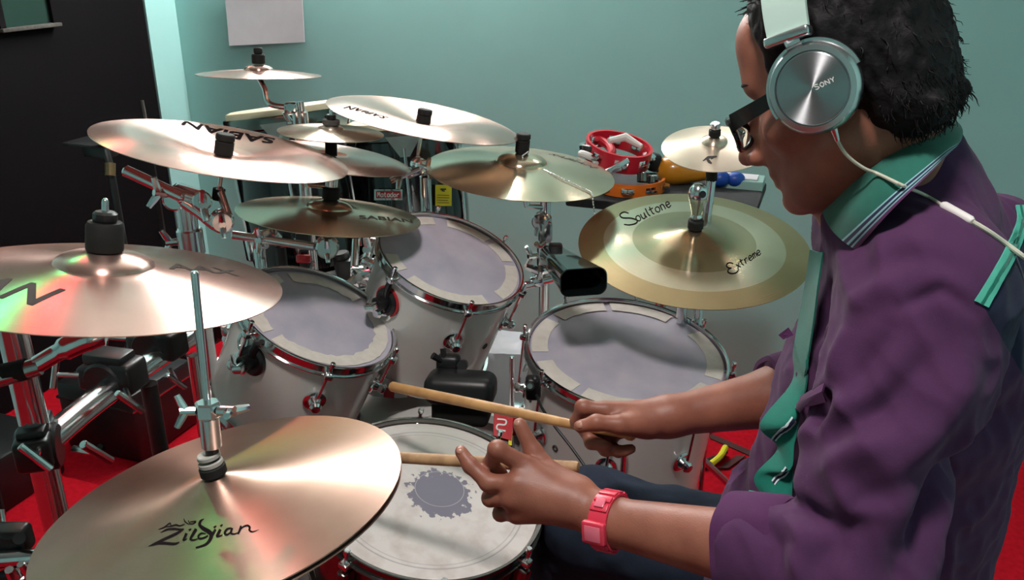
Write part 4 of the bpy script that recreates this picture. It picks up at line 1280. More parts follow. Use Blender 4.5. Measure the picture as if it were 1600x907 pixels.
dr_ = [(rk[min(i + 1, 5)] - rk[max(i - 1, 0)]) for i in range(6)]
rack_clamp(rk[0] + V((0.0, 0, -0.0)), V((1, .3, 0)), 1.15, [((0.07, -0.02, 0.01), (1, -.4, 0.1), 1.5), ((0.03, -0.05, 0.03), (0.4, -1, .2), 1.3)])
rack_clamp(rk[2] + V((-.02, -.02, 0.01)), dr_[2], 1.25, [((-0.05, -0.03, 0.02), (-1, -.3, .2), 1.2), ((-0.03, 0.01, 0.05), (-1, .1, .4), 1.2), ((0.045, -0.05, 0.0), (.6, -1, -.1), 1.4)])
rack_clamp(rk[3] + V((-.02, 0, 0.01)), dr_[3], 1.2, [((-0.05, -0.03, 0.03), (-1, -.2, .2), 1.1), ((-0.04, 0.03, 0.045), (-.8, .3, .4), 1.0), ((0.04, -0.05, -0.03), (.7, -1, -.3), 1.2)])
rack_clamp(rk[4], dr_[4], 1.2, [((0.04, -0.05, 0.02), (1, -.5, .1), 1.1), ((-0.03, -0.05, 0), (-.3, -1, 0), 1.0)])
rack_clamp(rk[5], dr_[5], 1.1, [((0.03, -0.04, 0.02), (1, -.5, .1), 1.0)])
# holder arms from the rack to the toms
for nm, lb, pts, r in (('tom_holder', 'chrome arm from the rack to the left rack tom', [rk[4] + V((0.02, -0.03, 0.04)), P(362, 520, 1.86), FL @ (bl @ V((0, 0, 0.045))), FL @ (bl @ V((0, 0, 0.02)))], 0.0085),
                       ('tom_holder', 'chrome arm from the rack to the rear rack tom', [rk[5] + V((0.05, 0.0, 0.05)), P(560, 440, 2.0), P(590, 452, 1.93), FR @ (br @ V((0, 0, 0.05))), FR @ (br @ V((0, 0, 0.02)))], 0.0085)):
    tt = thing(nm, lb, 'tom holder', pts[0])
    MB().tube(spline(pts, 6), r, 12).build('holder_arm', M['chrome'], tt)
    mb = MB().box(pts[1], (0.04, 0.035, 0.035), Matrix.Rotation(.5, 4, 'Z'), bev=0.008, seg=3); wing(mb, pts[1] + V((0, -0.017, 0)), (0, -1, .2), 1.3)
    mb.build('arm_clamp', M['chrome'], tt)
# small chrome clutter between the toms
t = thing('rack_clamp', 'chrome multi-clamp between the two rack toms', 'clamp', P(588, 400, 1.95))
mb = MB().cyl(P(560, 412, 1.95), P(600, 372, 1.9), 0.009, seg=12).box(P(588, 384, 1.92), (0.04, 0.035, 0.035), Matrix.Rotation(.4, 4, 'Y'), bev=0.008, seg=3).cyl(P(553, 425, 1.9), P(556, 375, 1.92), 0.009, seg=12)
wing(mb, P(580, 388, 1.89), (-.2, -1, 0.2), 1.5); wing(mb, P(556, 428, 1.88), (.4, -1, 0.1), 1.6, (1, 0, .4))
mb.box(P(560, 425, 1.9), (0.035, 0.03, 0.028), bev=0.007); mb.cyl(P(555, 430, 1.9), P(580, 440, 1.95), 0.012)
mb.build('clamp_body', M['chrome'], t)
MB().cyl(P(531, 395, 1.94), P(540, 430, 1.96), 0.02, seg=14, bev=0.003).box(P(545, 420, 1.95), (0.05, 0.04, 0.05), bev=0.008).build('clamp_block', M['black'], t)

# front bar at the lower left corner
t = thing('drum_rack', 'short chrome rack bar at the lower left corner', 'drum rack', P(15, 845, 1.15))
MB().cyl(P(-60, 879, 1.2), P(84, 868, 1.2), 0.011, seg=16).build('bar', M['chrome'], t)
MB().cyl(P(-60, 905, 1.22), P(90, 888, 1.22), 0.012, seg=16).build('lower_bar', M['black'], t)
MB().cyl(P(-4, 800, 1.25), P(12, 900, 1.22), 0.009, seg=14).build('upright', M['chrome'], t)
mb = MB().box(P(18, 843, 1.22), (0.05, 0.035, 0.04), bev=0.008, seg=3).cyl(P(30, 842, 1.2), P(30, 842, 1.18), 0.008, seg=12)
mb.build('rack_clamp', M['black'], t)
mb = MB(); wing(mb, P(30, 895, 1.19), (.3, -1, 0), 1.4); wing(mb, P(60, 890, 1.19), (-.2, -1, .1), 1.2); mb.build('wing_bolt', M['chrome'], t)
lb_ = P(6, 880, 1.22)
MB().cyl((lb_.x, lb_.y, 0.02), (lb_.x, lb_.y, lb_.z), 0.012).build('leg', M['chrome'], t)
MB().cyl((lb_.x, lb_.y, 0.0), (lb_.x, lb_.y, 0.03), 0.02).build('foot', M['rubber'], t)
# red standing pole behind the crash boom
q = at_h(38, 600, 0.65)

# ================================================================ dark things at the left rear
def at_floor(px, py): return at_h(px, py, 0.0)


f1 = at_floor(30, 775)
t = thing('floor_monitor', 'low black speaker wedge on the red carpet at the left', 'speaker', f1)
MB().box(f1 + V((-0.12, 0.06, 0.085)), (0.34, 0.26, 0.17), RZ, bev=0.012).build('cabinet', M['black'], t)
MB().box(f1 + V((-0.11, -0.075, 0.09)) , (0.30, 0.01, 0.14), RZ, bev=0.003).build('grille', M['rubber'], t)
f2 = at_floor(185, 715)
t = thing('equipment_case', 'black equipment case on the carpet behind the hi-hat', 'case', f2)
MB().box(f2 + V((0, 0.14, 0.12)), (0.30, 0.28, 0.24), RZ, bev=0.015).build('case_body', M['black'], t)
MB().tube(spline([f2 + V((-.06, 0.14, 0.24)), f2 + V((-.04, 0.14, 0.275)), f2 + V((.04, 0.14, 0.275)), f2 + V((.06, 0.14, 0.24))], 5), 0.008, 8).build('case_handle', M['rubber'], t)
MB().box(f2 + V((0, 0.14, 0.185)), (0.304, 0.284, 0.006), RZ).build('case_seam', M['chrome_dull'], t)

# music stand / small mixer stand in front of the black door
q = P(150, 222, 2.75)
t = thing('music_stand', 'black music stand with a flat tray in front of the dark door', 'stand', (q.x, q.y, 0))
MB().box(q + V((-.02, 0, 0)), (0.12, 0.10, 0.008), RZ, bev=0.002).box(q + V((0, 0.02, -0.03)), (0.09, 0.06, 0.04), RZ, bev=0.006).build('tray', M['black'], t)
q2 = P(173, 262, 2.75)
MB().tube([P(165, 232, 2.75), q2, V((q2.x, q2.y, 0.4))], 0.011, 10).build('post', M['black'], t)
MB().cyl(P(172, 255, 2.74), P(172, 275, 2.74), 0.016, seg=12).build('collar', mat('aged_brass', lin(120, 100, 70), 0.45, 0.6, noise=0.2), t)
MB().tube([V((q2.x, q2.y, 0.4)), V((q2.x, q2.y, 0.05))], 0.014, 10).build('lower_tube', M['black'], t)
tripod(t, q2.x, q2.y, 0.35, m=M['black'])
q = P(228, 190, 2.9)
t = thing('microphone_stand', 'thin upright rod in front of the edge of the black door', 'stand', (q.x, q.y, 0))
MB().tube([P(222, 157, 2.88), P(228, 190, 2.9)], 0.006, 8).build('tip', M['felt'], t)
MB().tube([P(228, 190, 2.9), V((q.x, q.y, 0.04))], 0.01, 8).build('post', M['black'], t)
MB().cyl((q.x, q.y, 0), (q.x, q.y, 0.03), 0.12, 0.11, 28).build('base', M['black'], t)

# ================================================================ congas
def conga(label, px, py, D, z, tilt_deg, has_badge):
    C = P(px, py, z)
    tl_ = math.radians(tilt_deg)
    n = V((-math.sin(tl_), 0.13, math.cos(tl_))).normalized()
    F = frame(C, n); R = D / 2
    t = thing('conga_drum', label, 'drum', M=F, group='congas at the back')
    prof = [(R * 0.97, -0.012), (R * 1.0, -0.09), (R * 1.06, -0.22), (R * 1.04, -0.36), (R * .9, -0.52), (R * .72, -0.68), (R * .66, -0.72), (R * .62, -0.72), (R * .9, -0.3), (R * .92, -0.012)]
    MB().lathe(prof, None, 64, closed=True).build('shell', M['black_lacquer'], t, local=True)
    MB().lathe([(0, 0.004), (R * .9, 0.004), (R * .985, 0.0), (R * 1.0, -0.005), (R * 1.0, -0.022), (R * .985, -0.022)], None, 64).build('head', M['skinhead'], t, local=True)
    MB().lathe([(R * 1.005, -0.018), (R * 1.045, -0.014), (R * 1.055, -0.018), (R * 1.05, -0.042), (R * 1.005, -0.046)], None, 64, closed=True).build('rim', M['hoop_dark'], t, local=True)
    for k in range(6):
        a = -math.pi / 2 + 0.12 + k * math.pi / 3; d = V((math.cos(a), math.sin(a), 0)); tg_ = V((-d.y, d.x, 0))
        p0 = d * R * 1.06
        mb = MB().raw([p0 + tg_ * .045 + V((0, 0, -.03)), p0 - tg_ * .045 + V((0, 0, -.03)), p0 - tg_ * .012 + V((0, 0, -.082)), p0 + tg_ * .012 + V((0, 0, -.082)),
                       p0 * 1.02 + tg_ * .045 + V((0, 0, -.03)), p0 * 1.02 - tg_ * .045 + V((0, 0, -.03)), p0 * 1.02 - tg_ * .012 + V((0, 0, -.082)), p0 * 1.02 + tg_ * .012 + V((0, 0, -.082))],
                      [[0, 1, 2, 3], [4, 7, 6, 5], [0, 4, 5, 1], [1, 5, 6, 2], [2, 6, 7, 3], [3, 7, 4, 0]])
        mb.build('side_plate', M['chrome_dull'], t, local=True)
        MB().cyl(d * R * 1.085 + V((0, 0, -.36)), d * R * 1.085 + V((0, 0, -.06)), 0.0045, seg=8).build('tension_rod', M['chrome'], t, local=True)
        MB().box(d * R * 1.07 + V((0, 0, -.34)), (0.025, 0.03, 0.06), Matrix.Rotation(a, 4, 'Z'), bev=.005).build('lug', M['chrome'], t, local=True)
    # stand
    cz = (F @ V((0, 0, -.45)))
    st = thing('conga_stand', 'tripod stand under the conga ' + ('on the right' if has_badge else 'on the left'), 'stand', (cz.x, cz.y, 0), group='conga stands')
    for k in range(3):
        a = .4 + k * 2 * math.pi / 3; d = V((math.cos(a), math.sin(a), 0))
        MB().tube([V((cz.x, cz.y, cz.z)) + d * R * 1.0, V((cz.x, cz.y, .45)) + d * R * 1.05, V((cz.x, cz.y, 0.015)) + d * .26], 0.011, 8).build('leg', M['chrome_dull'], st)
    MB().lathe([(R * 1.08, 0), (R * 1.1, 0), (R * 1.1, .02), (R * 1.08, .02)], frame(V((cz.x, cz.y, cz.z + .02)), n), 40, closed=True).build('ring', M['chrome_dull'], st)
    return t, F, R


c1, F1, R1 = conga('conga with a pale head under the edge-on splash cymbal', 445, 168, .30, 2.28, 7, False)
c2, F2, R2 = conga('conga with maker badge and yellow label behind the rear tom', 628, 188, .30, 2.36, 4, True)


def on_conga(F, R, px, py, off=0.004):
    o = F.inverted() @ EYE; d = (F.inverted().to_3x3() @ (P(px, py, 1) - EYE)).normalized()
    rr = R * 1.085 + off
    A_ = d.x ** 2 + d.y ** 2; B_ = 2 * (o.x * d.x + o.y * d.y); C_ = o.x ** 2 + o.y ** 2 - rr * rr
    s = max(B_ * B_ - 4 * A_ * C_, 0)
    return F @ (o + d * ((-B_ - math.sqrt(s)) / (2 * A_)))


def quad_patch(F, R, x0, y0, x1, y1, off, n=8):
    return [[on_conga(F, R, x0 + (x1 - x0) * j / n, y0 + (y1 - y0) * i / n, off) for j in range(n + 1)] for i in range(n + 1)]


MB().grid(quad_patch(F2, R2, 680, 289, 705, 322, .003), .0015).build('warning_label', M['yellow'], c2)
mb = MB()
for (x0, y0, x1, y1, w) in ((688, 296, 697, 296, 2.5), (690, 298, 695, 299, 2), (683, 305, 702, 305.5, .9), (683, 309, 702, 309.5, .9), (683, 313, 700, 313.5, .9), (683, 317, 702, 317.3, .9)):
    ribbon(mb, [(x0, y0), ((x0 + x1) / 2, (y0 + y1) / 2), (x1, y1)], [w] * 3, lambda x, y: on_conga(F2, R2, x, y, .0065))
mb.build('label_print', M['ink_grey'], c2)
MB().grid(quad_patch(F2, R2, 585, 296, 629, 313, .003), .001).build('maker_badge', M['hoop'], c2)
MB().grid(quad_patch(F2, R2, 588, 299, 626, 310, .006), .001).build('badge_ground', M['ink_red'], c2)
mb = MB()
def word(mb, txt, x0, y0, w, h, place, lw):
    G = {'M': [[(0, 1), (.1, 0), (.5, .6), (.9, 0), (1, 1)]], 'a': [[(1, .4), (.4, .35), (0, .7), (.4, 1), (1, .7)], [(1, .35), (1, 1)]], 't': [[(.4, 0), (.4, .85), (.9, 1)], [(0, .35), (.9, .35)]], 'd': [[(1, 0), (1, 1)], [(1, .45), (.4, .35), (0, .7), (.4, 1), (1, .9)]],
         'o': [[(.5, .35), (0, .68), (.5, 1), (1, .68), (.5, .35)]], 'r': [[(.1, .35), (.1, 1)], [(.1, .6), (.5, .38), (1, .42)]],
         'S': [[(1, .1), (.3, 0), (0, .25), (.5, .5), (1, .75), (.6, 1), (0, .92)]], 'O': [[(.5, 0), (0, .5), (.5, 1), (1, .5), (.5, 0)]], 'N': [[(0, 1), (0, 0)], [(0, 0), (1, 1)], [(1, 1), (1, 0)]], 'Y': [[(0, 0), (.5, .5)], [(1, 0), (.5, .5)], [(.5, .5), (.5, 1)]]}
    cw_ = w / len(txt)
    for i, ch in enumerate(txt):
        for st in G[ch]:
            pts = [(x0 + i * cw_ + x * cw_ * .72, y0 + y * h) for x, y in st]
            if len(pts) == 2: pts = [pts[0], ((pts[0][0] + pts[1][0]) / 2, (pts[0][1] + pts[1][1]) / 2), pts[1]]
            ribbon(mb, pts, [lw] * len(pts), place)
word(mb, 'Matador', 590, 300.5, 35, 7.5, lambda x, y: on_conga(F2, R2, x, y, .009), 1.3)
mb.build('badge_lettering', M['ink_white'], c2)

# ================================================================ percussion table
tz = 0.965
TP = lambda px, py: at_h(px, py, tz)
tc0 = TP(1045, 296)
tb = thing('percussion_table', 'small black percussion table behind the banded ride cymbal', 'table', (tc0.x, tc0.y, 0))
MB().box(tc0 + V((0, 0, -0.012)), (0.44, 0.30, 0.024), RZ, bev=0.006).build('tabletop', M['felt_black'], tb)
MB().tube([tc0 + V((0, 0, -.024)), V((tc0.x, tc0.y, .3))], 0.014).build('post', M['chrome_dull'], tb)
MB().box(at_h(935, 302, tz - .012) + V((0.01, -0.0, 0)), (0.16, 0.05, 0.02), RZ, bev=.004).build('side_rail', M['brown_strap'], tb)
for k in range(3):
    a = .2 + k * 2 * math.pi / 3; d = V((math.cos(a), math.sin(a), 0))
    MB().tube([V((tc0.x, tc0.y, .34)), V((tc0.x, tc0.y, .015)) + d * .3], 0.01, 8).build('leg', M['chrome_dull'], tb)


def tambourine(label, C, n, R, m, a0, a1, njing, h=0.042, grip=False, phase=0.0):
    F = frame(C, n)
    t = thing('tambourine', label, 'tambourine', M=F, group='tambourines on the percussion table')
    full = abs(a1 - a0 - 2 * math.pi) < 1e-3
    step = (a1 - a0) / njing
    # frame built as an upper and a lower ring joined by bridges between the jingle slots
    for z0, z1 in ((0, h * .28), (h * .72, h)):
        MB().lathe([(R - .007, z0), (R, z0), (R, z1), (R - .007, z1)], None, 64, closed=True, a0=a0, a1=a1).build('frame_ring', m, t, local=True)
    for k in range(njing):
        b0 = a0 + step * (k - .0) + step * .0 + phase
        MB().lathe([(R - .007, h * .26), (R, h * .26), (R, h * .74), (R - .007, h * .74)], None, 8, closed=True, a0=b0, a1=b0 + step * .48).build('frame_bridge', m, t, local=True)
        am = b0 + step * .74; d = V((math.cos(am), math.sin(am), 0))
        mb = MB()
        for dz in (.40, .56):
            mb.lathe([(0.002, h * dz - .002), (.008, h * dz), (.017, h * dz), (.0172, h * dz + .001), (.008, h * dz + .0012), (.002, h * dz)], Matrix.Translation(d * (R - .004)), 16, closed=True)
        mb.cyl(d * (R - .004) + V((0, 0, h * .25)), d * (R - .004) + V((0, 0, h * .75)), .0016, seg=6)
        mb.build('jingle', M['chrome'], t, local=True)
    if grip:
        p0 = V((R * math.cos(a0), R * math.sin(a0), h / 2)); p1 = V((R * math.cos(a1), R * math.sin(a1), h / 2))
        MB().tube(spline([p0, p0.lerp(p1, .25) + V((0, 0.02, 0)), p0.lerp(p1, .5) + V((0, .03, 0)), p0.lerp(p1, .75) + V((0, .02, 0)), p1], 6), .012, 12).build('grip', m, t, local=True)
    return t, F


ctam = P(962, 250, 2.17)
ctam.z = max(ctam.z, tz + .05)
ntam = V((0.16, -0.16, 0.95)).normalized()
tam, FT = tambourine('red plastic tambourine lying tilted on the percussion table', ctam, ntam, 0.082, M['red_plastic'], 0, 2 * math.pi, 8, h=.044, phase=.2)
# inner curved grip of the red tambourine
MB().tube([V((0.06 * math.cos(a) - .075, .07 * math.sin(a), .022)) for a in np.linspace(-1.1, 1.1, 15)], 0.011, 10).build('grip', M['red_plastic'], tam, local=True)
co = TP(985, 300) + V((0.0, 0.02, 0.003))
tambourine('orange half-moon tambourine lying under the red one', co, V((0, 0, 1)), 0.085, M['orange_plastic'], math.pi * 1.05, math.pi * 1.95, 4, h=.03)
# things heaped on and in the red tambourine
def small(name, label, cat, mb, m, group=None):
    o = mb.build(name, m); tag(o, label, cat, group); return o


F_ = FT
mb = MB().tube([F_ @ V((-.03, -.01, .05)), F_ @ V((.012, .01, .058)), F_ @ V((.05, -.02, .052))], [.007, .011, .006], 10)
small('shaker', 'white egg-ended shaker lying in the red tambourine', 'shaker', mb, M['ink_white'])
mb = MB().box(P(962, 261, 2.08), (0.07, .012, .014), Matrix.Rotation(-.45, 4, 'Y') @ Matrix.Rotation(.3, 4, 'Z'), bev=.003).box(P(955, 268, 2.08), (.05, .012, .012), Matrix.Rotation(-.35, 4, 'Y'), bev=.003)
small('clamp', 'grey metal clamp leaning against the red tambourine', 'clamp', mb, M['silver'])
mb = MB().tube(spline([P(905, 240, 2.12), P(915, 242, 2.11), P(927, 248, 2.11), P(932, 256, 2.1)], 4), [.006, .009, .009, .009, .009, .009, .009, .008, .008, .007, .007, .006, .006], 10)
small('castanet', 'white castanet pair left of the red tambourine', 'castanet', mb, M['ink_white'])
mb = MB().tube([P(910, 230, 2.13), P(922, 233, 2.12), P(935, 231, 2.11)], [.006, .009, .006], 10).cyl(P(910, 228, 2.13), P(911, 236, 2.13), .008)
small('clip', 'black clip with a chrome end left of the red tambourine', 'clip', mb, M['black'])
mb = MB().box(P(1022, 254, 2.2), (.028, .03, .045), Matrix.Rotation(.3, 4, 'Y'), bev=.008, seg=3).tube([P(1022, 262, 2.2), P(1034, 270, 2.2)], .006, 8)
small('clamp', 'black plastic clamp between the red tambourine and the amber gourd', 'clamp', mb, M['black'])
mb = MB().cyl(P(1003, 270, 2.1), P(1003, 285, 2.1), .012, seg=14, bev=.002).cyl(P(1018, 275, 2.12), P(1018, 287, 2.12), .01, seg=12, bev=.002).box(P(1012, 278, 2.13), (.05, .03, .02), bev=.005)
small('finger_cymbals', 'small dark metal jingles in front of the red tambourine', 'jingles', mb, M['hoop_dark'])
g0 = TP(1058, 292) + V((0, .03, .034))
mb = MB().lathe([(0, -.05), (.02, -.046), (.034, -.03), (.038, -.005), (.034, .02), (.028, .05), (.022, .085), (.016, .11), (0, .113)], frame(g0, V((1, -.15, 0.02)), (0, 0, 1)), 28)
small('gourd_shaker', 'shiny amber gourd shaker under the pale splash cymbal', 'shaker', mb, M['amber_wood'])
bz = TP(1130, 292)
mb = MB().sphere(TP(1124, 293) + V((0, .0, .022)), .022, (1.1, 1, .95)).sphere(TP(1148, 293) + V((0, 0, .02)), .02, (1.2, 1, .95))
small('shaker', 'pair of blue egg shakers right of the amber gourd', 'shaker', mb, M['blue_plastic'])
q = P(1158, 278, 2.2)
t = thing('tray', 'small pale teal tray at the far end of the percussion table', 'tray', q)
mb = MB().box(q, (.11, .07, .004), RZ, bev=.001).box(q + V((.05, -.02, -.02)), (.004, .07, .04), RZ).box(q + BD * .0 - LD * .035 + V((0, 0, -.02)), (.11, .004, .04), RZ)
mb.build('tray_body', mat('pale_teal_plastic', lin(150, 184, 176), .5, noise=.04), t)
MB().box(q + V((-.005, 0, .004)), (.09, .05, .003), RZ).build('paper_sheet', M['paper'], t)

# ================================================================ floor things at the right
fp = at_floor(1150, 700)
t = thing('floor_strap', 'dark brown webbing strap lying on the red carpet', 'strap', fp)
A0, A1 = at_floor(1108, 682), at_floor(1200, 722)
MB().grid([[A0.lerp(A1, k / 6) + V((0, .02, .004)), A0.lerp(A1, k / 6) + V((0, -.02, .004))] for k in range(7)], .003).build('strap_band', M['brown_strap'], t)
A0, A1 = at_floor(1158, 715), at_floor(1130, 735)
MB().grid([[A0.lerp(A1, k / 6) + V((.015, .0, .008)), A0.lerp(A1, k / 6) + V((-.015, 0, .008))] for k in range(7)], .003).build('strap_end', M['brown_strap'], t)
t = thing('coiled_cable', 'black and yellow cable on the carpet beyond the drummer\'s thigh', 'cable', at_floor(1115, 730))
MB().tube(spline([at_floor(1098, 735) + V((0, 0, .012)), at_floor(1108, 727) + V((0, 0, .014)), at_floor(1122, 721) + V((0, 0, .014)), at_floor(1132, 712) + V((0, 0, .016))], 6), .011, 10).build('black_cable', M['cable_black'], t)
MB().tube(spline([at_floor(1110, 734) + V((0, 0, .02)), at_floor(1124, 726) + V((0, 0, .03)), at_floor(1132, 714) + V((0, 0, .035))], 6), .010, 10).build('yellow_cable', M['yellow'], t)

# ================================================================ the drummer
import openvdb


def vnoise(p, seed=0):
    """smooth value noise for an array of points, about -1..1"""
    q = np.floor(p).astype(np.int64); f = p - q; f = f * f * (3 - 2 * f)

    def h(i, j, k):
        v = (i * 374761393 + j * 668265263 + k * 2147483647 + seed * 974711) & 0xffffffff
        v = ((v ^ (v >> 13)) * 1274126177) & 0xffffffff
        return ((v ^ (v >> 16)) & 0xffff) / 32767.5 - 1
    x, y, z = q[..., 0], q[..., 1], q[..., 2]
    r = 0
    for dx in (0, 1):
        for dy in (0, 1):
            for dz in (0, 1):
                w = (f[..., 0] if dx else 1 - f[..., 0]) * (f[..., 1] if dy else 1 - f[..., 1]) * (f[..., 2] if dz else 1 - f[..., 2])
                r = r + w * h(x + dx, y + dy, z + dz)
    return r


class Field:
    """signed distance field on a grid, joined smoothly shape by shape"""

    def __init__(self, lo, hi, h):
        self.lo = np.array(lo, float); self.h = h
        self.dim = np.ceil((np.array(hi) - self.lo) / h).astype(int) + 1
        self.bg = 6 * h
        self.a = np.full(self.dim, self.bg, np.float32)

    def _box(self, lo, hi):
        i0 = np.clip(np.floor((np.array(lo) - self.lo) / self.h).astype(int), 0, self.dim - 1)
        i1 = np.clip(np.ceil((np.array(hi) - self.lo) / self.h).astype(int) + 1, 1, self.dim)
        ax = [self.lo[d] + np.arange(i0[d], i1[d], dtype=np.float32) * self.h for d in range(3)]
        X = np.stack(np.meshgrid(*ax, indexing='ij'), -1).astype(np.float32)
        return tuple(slice(i0[d], i1[d]) for d in range(3)), X

    def put(self, lo, hi, fn, k=0.01, mode='add'):
        m = k + 4 * self.h
        sl, X = self._box(np.array(lo) - m, np.array(hi) + m)
        if X.size == 0: return
        d = fn(X); a = self.a[sl]
        if mode == 'add':
            if k > 0:
                h = np.clip(0.5 + 0.5 * (a - d) / k, 0, 1)
                self.a[sl] = a + (d - a) * h - k * h * (1 - h)
            else: self.a[sl] = np.minimum(a, d)
        else:
            d = -d
            if k > 0:
                h = np.clip(0.5 - 0.5 * (a - d) / k, 0, 1)
                self.a[sl] = a + (d - a) * h + k * h * (1 - h)
            else: self.a[sl] = np.maximum(a, d)

    def cap(self, p0, p1, r0, r1=None, k=0.01, mode='add'):
        p0 = np.array(p0, float); p1 = np.array(p1, float); r1 = r0 if r1 is None else r1
        ab = p1 - p0; L2 = float(ab @ ab) + 1e-12; R = max(r0, r1)

        def fn(X):
            v = X - p0
            t = np.clip((v @ ab) / L2, 0, 1)
            return np.linalg.norm(v - t[..., None] * ab, axis=-1) - (r0 + (r1 - r0) * t)
        self.put(np.minimum(p0, p1) - R, np.maximum(p0, p1) + R, fn, k, mode)

    def chain(self, pts, rs, k=0.008):
        for i in range(len(pts) - 1): self.cap(pts[i], pts[i + 1], rs[i], rs[i + 1], k)

    def ell(self, c, r, Rm=None, k=0.01, mode='add'):
        c = np.array(c, float); r = np.array(r, float); Rm = np.eye(3) if Rm is None else np.array(Rm, float); R = r.max()

        def fn(X):
            q = (X - c) @ Rm
            k0 = np.linalg.norm(q / r, axis=-1); k1 = np.linalg.norm(q / (r * r), axis=-1) + 1e-9
            return k0 * (k0 - 1) / k1
        self.put(c - R, c + R, fn, k, mode)

    def loft(self, secs, lat, frt, k=0.03):
        """body column: secs = [(z, (x, y), half width, half depth)]"""
        zs = np.array([s[0] for s in secs]); cx = np.array([s[1][0] for s in secs]); cy = np.array([s[1][1] for s in secs])
        w = np.array([s[2] for s in secs]); d = np.array([s[3] for s in secs])
        R = max(w.max(), d.max())

        def fn(X):
            z = X[..., 2]; zz = np.clip(z, zs[0], zs[-1])
            ex = X[..., 0] - np.interp(zz, zs, cx); ey = X[..., 1] - np.interp(zz, zs, cy)
            W = np.interp(zz, zs, w); D = np.interp(zz, zs, d)
            l = ex * lat[0] + ey * lat[1]; f = ex * frt[0] + ey * frt[1]
            e = (np.sqrt((l / W) ** 2 + (f / D) ** 2 + 1e-9) - 1) * np.minimum(W, D)
            v = np.abs(z - zz)
            return np.where(v > 0, np.sqrt(np.maximum(e, 0) ** 2 + v ** 2) + np.minimum(e, 0) * 0.0, e)
        self.put((cx.min() - R, cy.min() - R, zs[0] - .02), (cx.max() + R, cy.max() + R, zs[-1] + .02), fn, k)

    def mesh(self, name, smooth=0, disp=None):
        g = openvdb.FloatGrid(self.bg)
        a = np.clip(self.a, -self.bg, self.bg)
        g.copyFromArray(np.ascontiguousarray(a), tolerance=1e-6)
        g.transform = openvdb.createLinearTransform(voxelSize=self.h)
        pts, quads = g.convertToQuads(isovalue=0.0)
        pts = np.asarray(pts, np.float64) + self.lo
        quads = np.asarray(quads)
        # face direction: outward
        A, B, Cc = pts[quads[0, 0]], pts[quads[0, 1]], pts[quads[0, 2]]
        vol = np.einsum('ij,ij->i', pts[quads[:, 0]], np.cross(pts[quads[:, 1]], pts[quads[:, 2]])).sum() + np.einsum('ij,ij->i', pts[quads[:, 0]], np.cross(pts[quads[:, 2]], pts[quads[:, 3]])).sum()
        if vol < 0: quads = quads[:, ::-1]
        for _ in range(smooth):
            acc = np.zeros_like(pts); cnt = np.zeros(len(pts))
            for i in range(4):
                for j in ((i + 1) % 4, (i + 3) % 4):
                    np.add.at(acc, quads[:, i], pts[quads[:, j]]); np.add.at(cnt, quads[:, i], 1)
            pts = pts * 0.4 + 0.6 * acc / cnt[:, None]
        if disp is not None:
            n = np.zeros_like(pts)
            fn = np.cross(pts[quads[:, 2]] - pts[quads[:, 0]], pts[quads[:, 3]] - pts[quads[:, 1]])
            for i in range(4): np.add.at(n, quads[:, i], fn)
            n /= np.linalg.norm(n, axis=1)[:, None] + 1e-12
            pts = pts + n * disp(pts)[:, None]
        me = bpy.data.meshes.new(name)
        me.vertices.add(len(pts)); me.vertices.foreach_set('co', pts.astype(np.float32).ravel())
        me.loops.add(quads.size); me.loops.foreach_set('vertex_index', quads.astype(np.int32).ravel())
        me.polygons.add(len(quads)); me.polygons.foreach_set('loop_start', np.arange(0, quads.size, 4, dtype=np.int32))
        me.update(calc_edges=True); me.validate()
        me.shade_smooth()
        self.pts, self.quads = pts, quads
        return me


def add_mesh(me, name, m, parent, origin):
    me.transform(Matrix.Translation(-V(origin)))
    for mm in (m if isinstance(m, (list, tuple)) else [m]): me.materials.append(mm)
    o = bpy.data.objects.new(name, me); put(o, parent)
    return o


pv = lambda *a: np.array(P(*a))
# ---- skeleton (world)
LAT = np.array([0.6, 0.8, 0.0]); FRT = np.array([-0.8, 0.6, 0.0])       # to his right, to his front
L_SH, L_EL, L_WR = pv(1450, 452, .88), pv(1330, 893, .875), pv(950, 814, 1.03)
R_SH = L_SH + LAT * 0.29 + np.array([0, 0, -.05]); R_EL = pv(1296, 606, 1.25); R_WR = pv(1048, 651, 1.205)
NECK0 = np.array([.415, .935, 1.285])
SPINE = [(.56, (.49, .965), .155, .11), (.66, (.475, .97), .15, .115), (.80, (.47, .97), .14, .115), (.95, (.475, .965), .14, .105), (1.08, (.487, .958), .15, .10), (1.18, (.48, .952), .145, .085), (1.25, (.45, .945), .11, .07)]
HIPL, HIPR = np.array([.44, .88, .62]), np.array([.55, 1.03, .65])
KNL, KNR = np.array([.07, .80, .60]), np.array([.135, 1.165, .685])
ANL, ANR = np.array([-.07, .79, .12]), np.array([.02, 1.40, .16])
# ---- head frame
HY, HP = math.radians(20), math.radians(21)
rx = math.hypot(.343, .94)
fh = V((-.94, .343, 0)) * math.cos(HY) + V((.343, .94, 0)) * math.sin(HY)
e_l = V((-fh.y, fh.x, 0)).normalized()
e_f = (fh * math.cos(HP) - V((0, 0, 1)) * math.sin(HP)).normalized()
e_u = e_l.cross(e_f) * -1
e_u = (fh * math.sin(HP) + V((0, 0, 1)) * math.cos(HP)).normalized()
H0 = P(1273, 136, .845) - e_l * .092
HR = np.array([[*e_f], [*e_l], [*e_u]]).T       # columns f, l, u
hp = lambda f, l, u: np.array(H0) + HR @ np.array([f, l, u])
HS = 1.0

body = Field((-.16, .52, -.02), (.86, 1.62, 1.60), .0032)
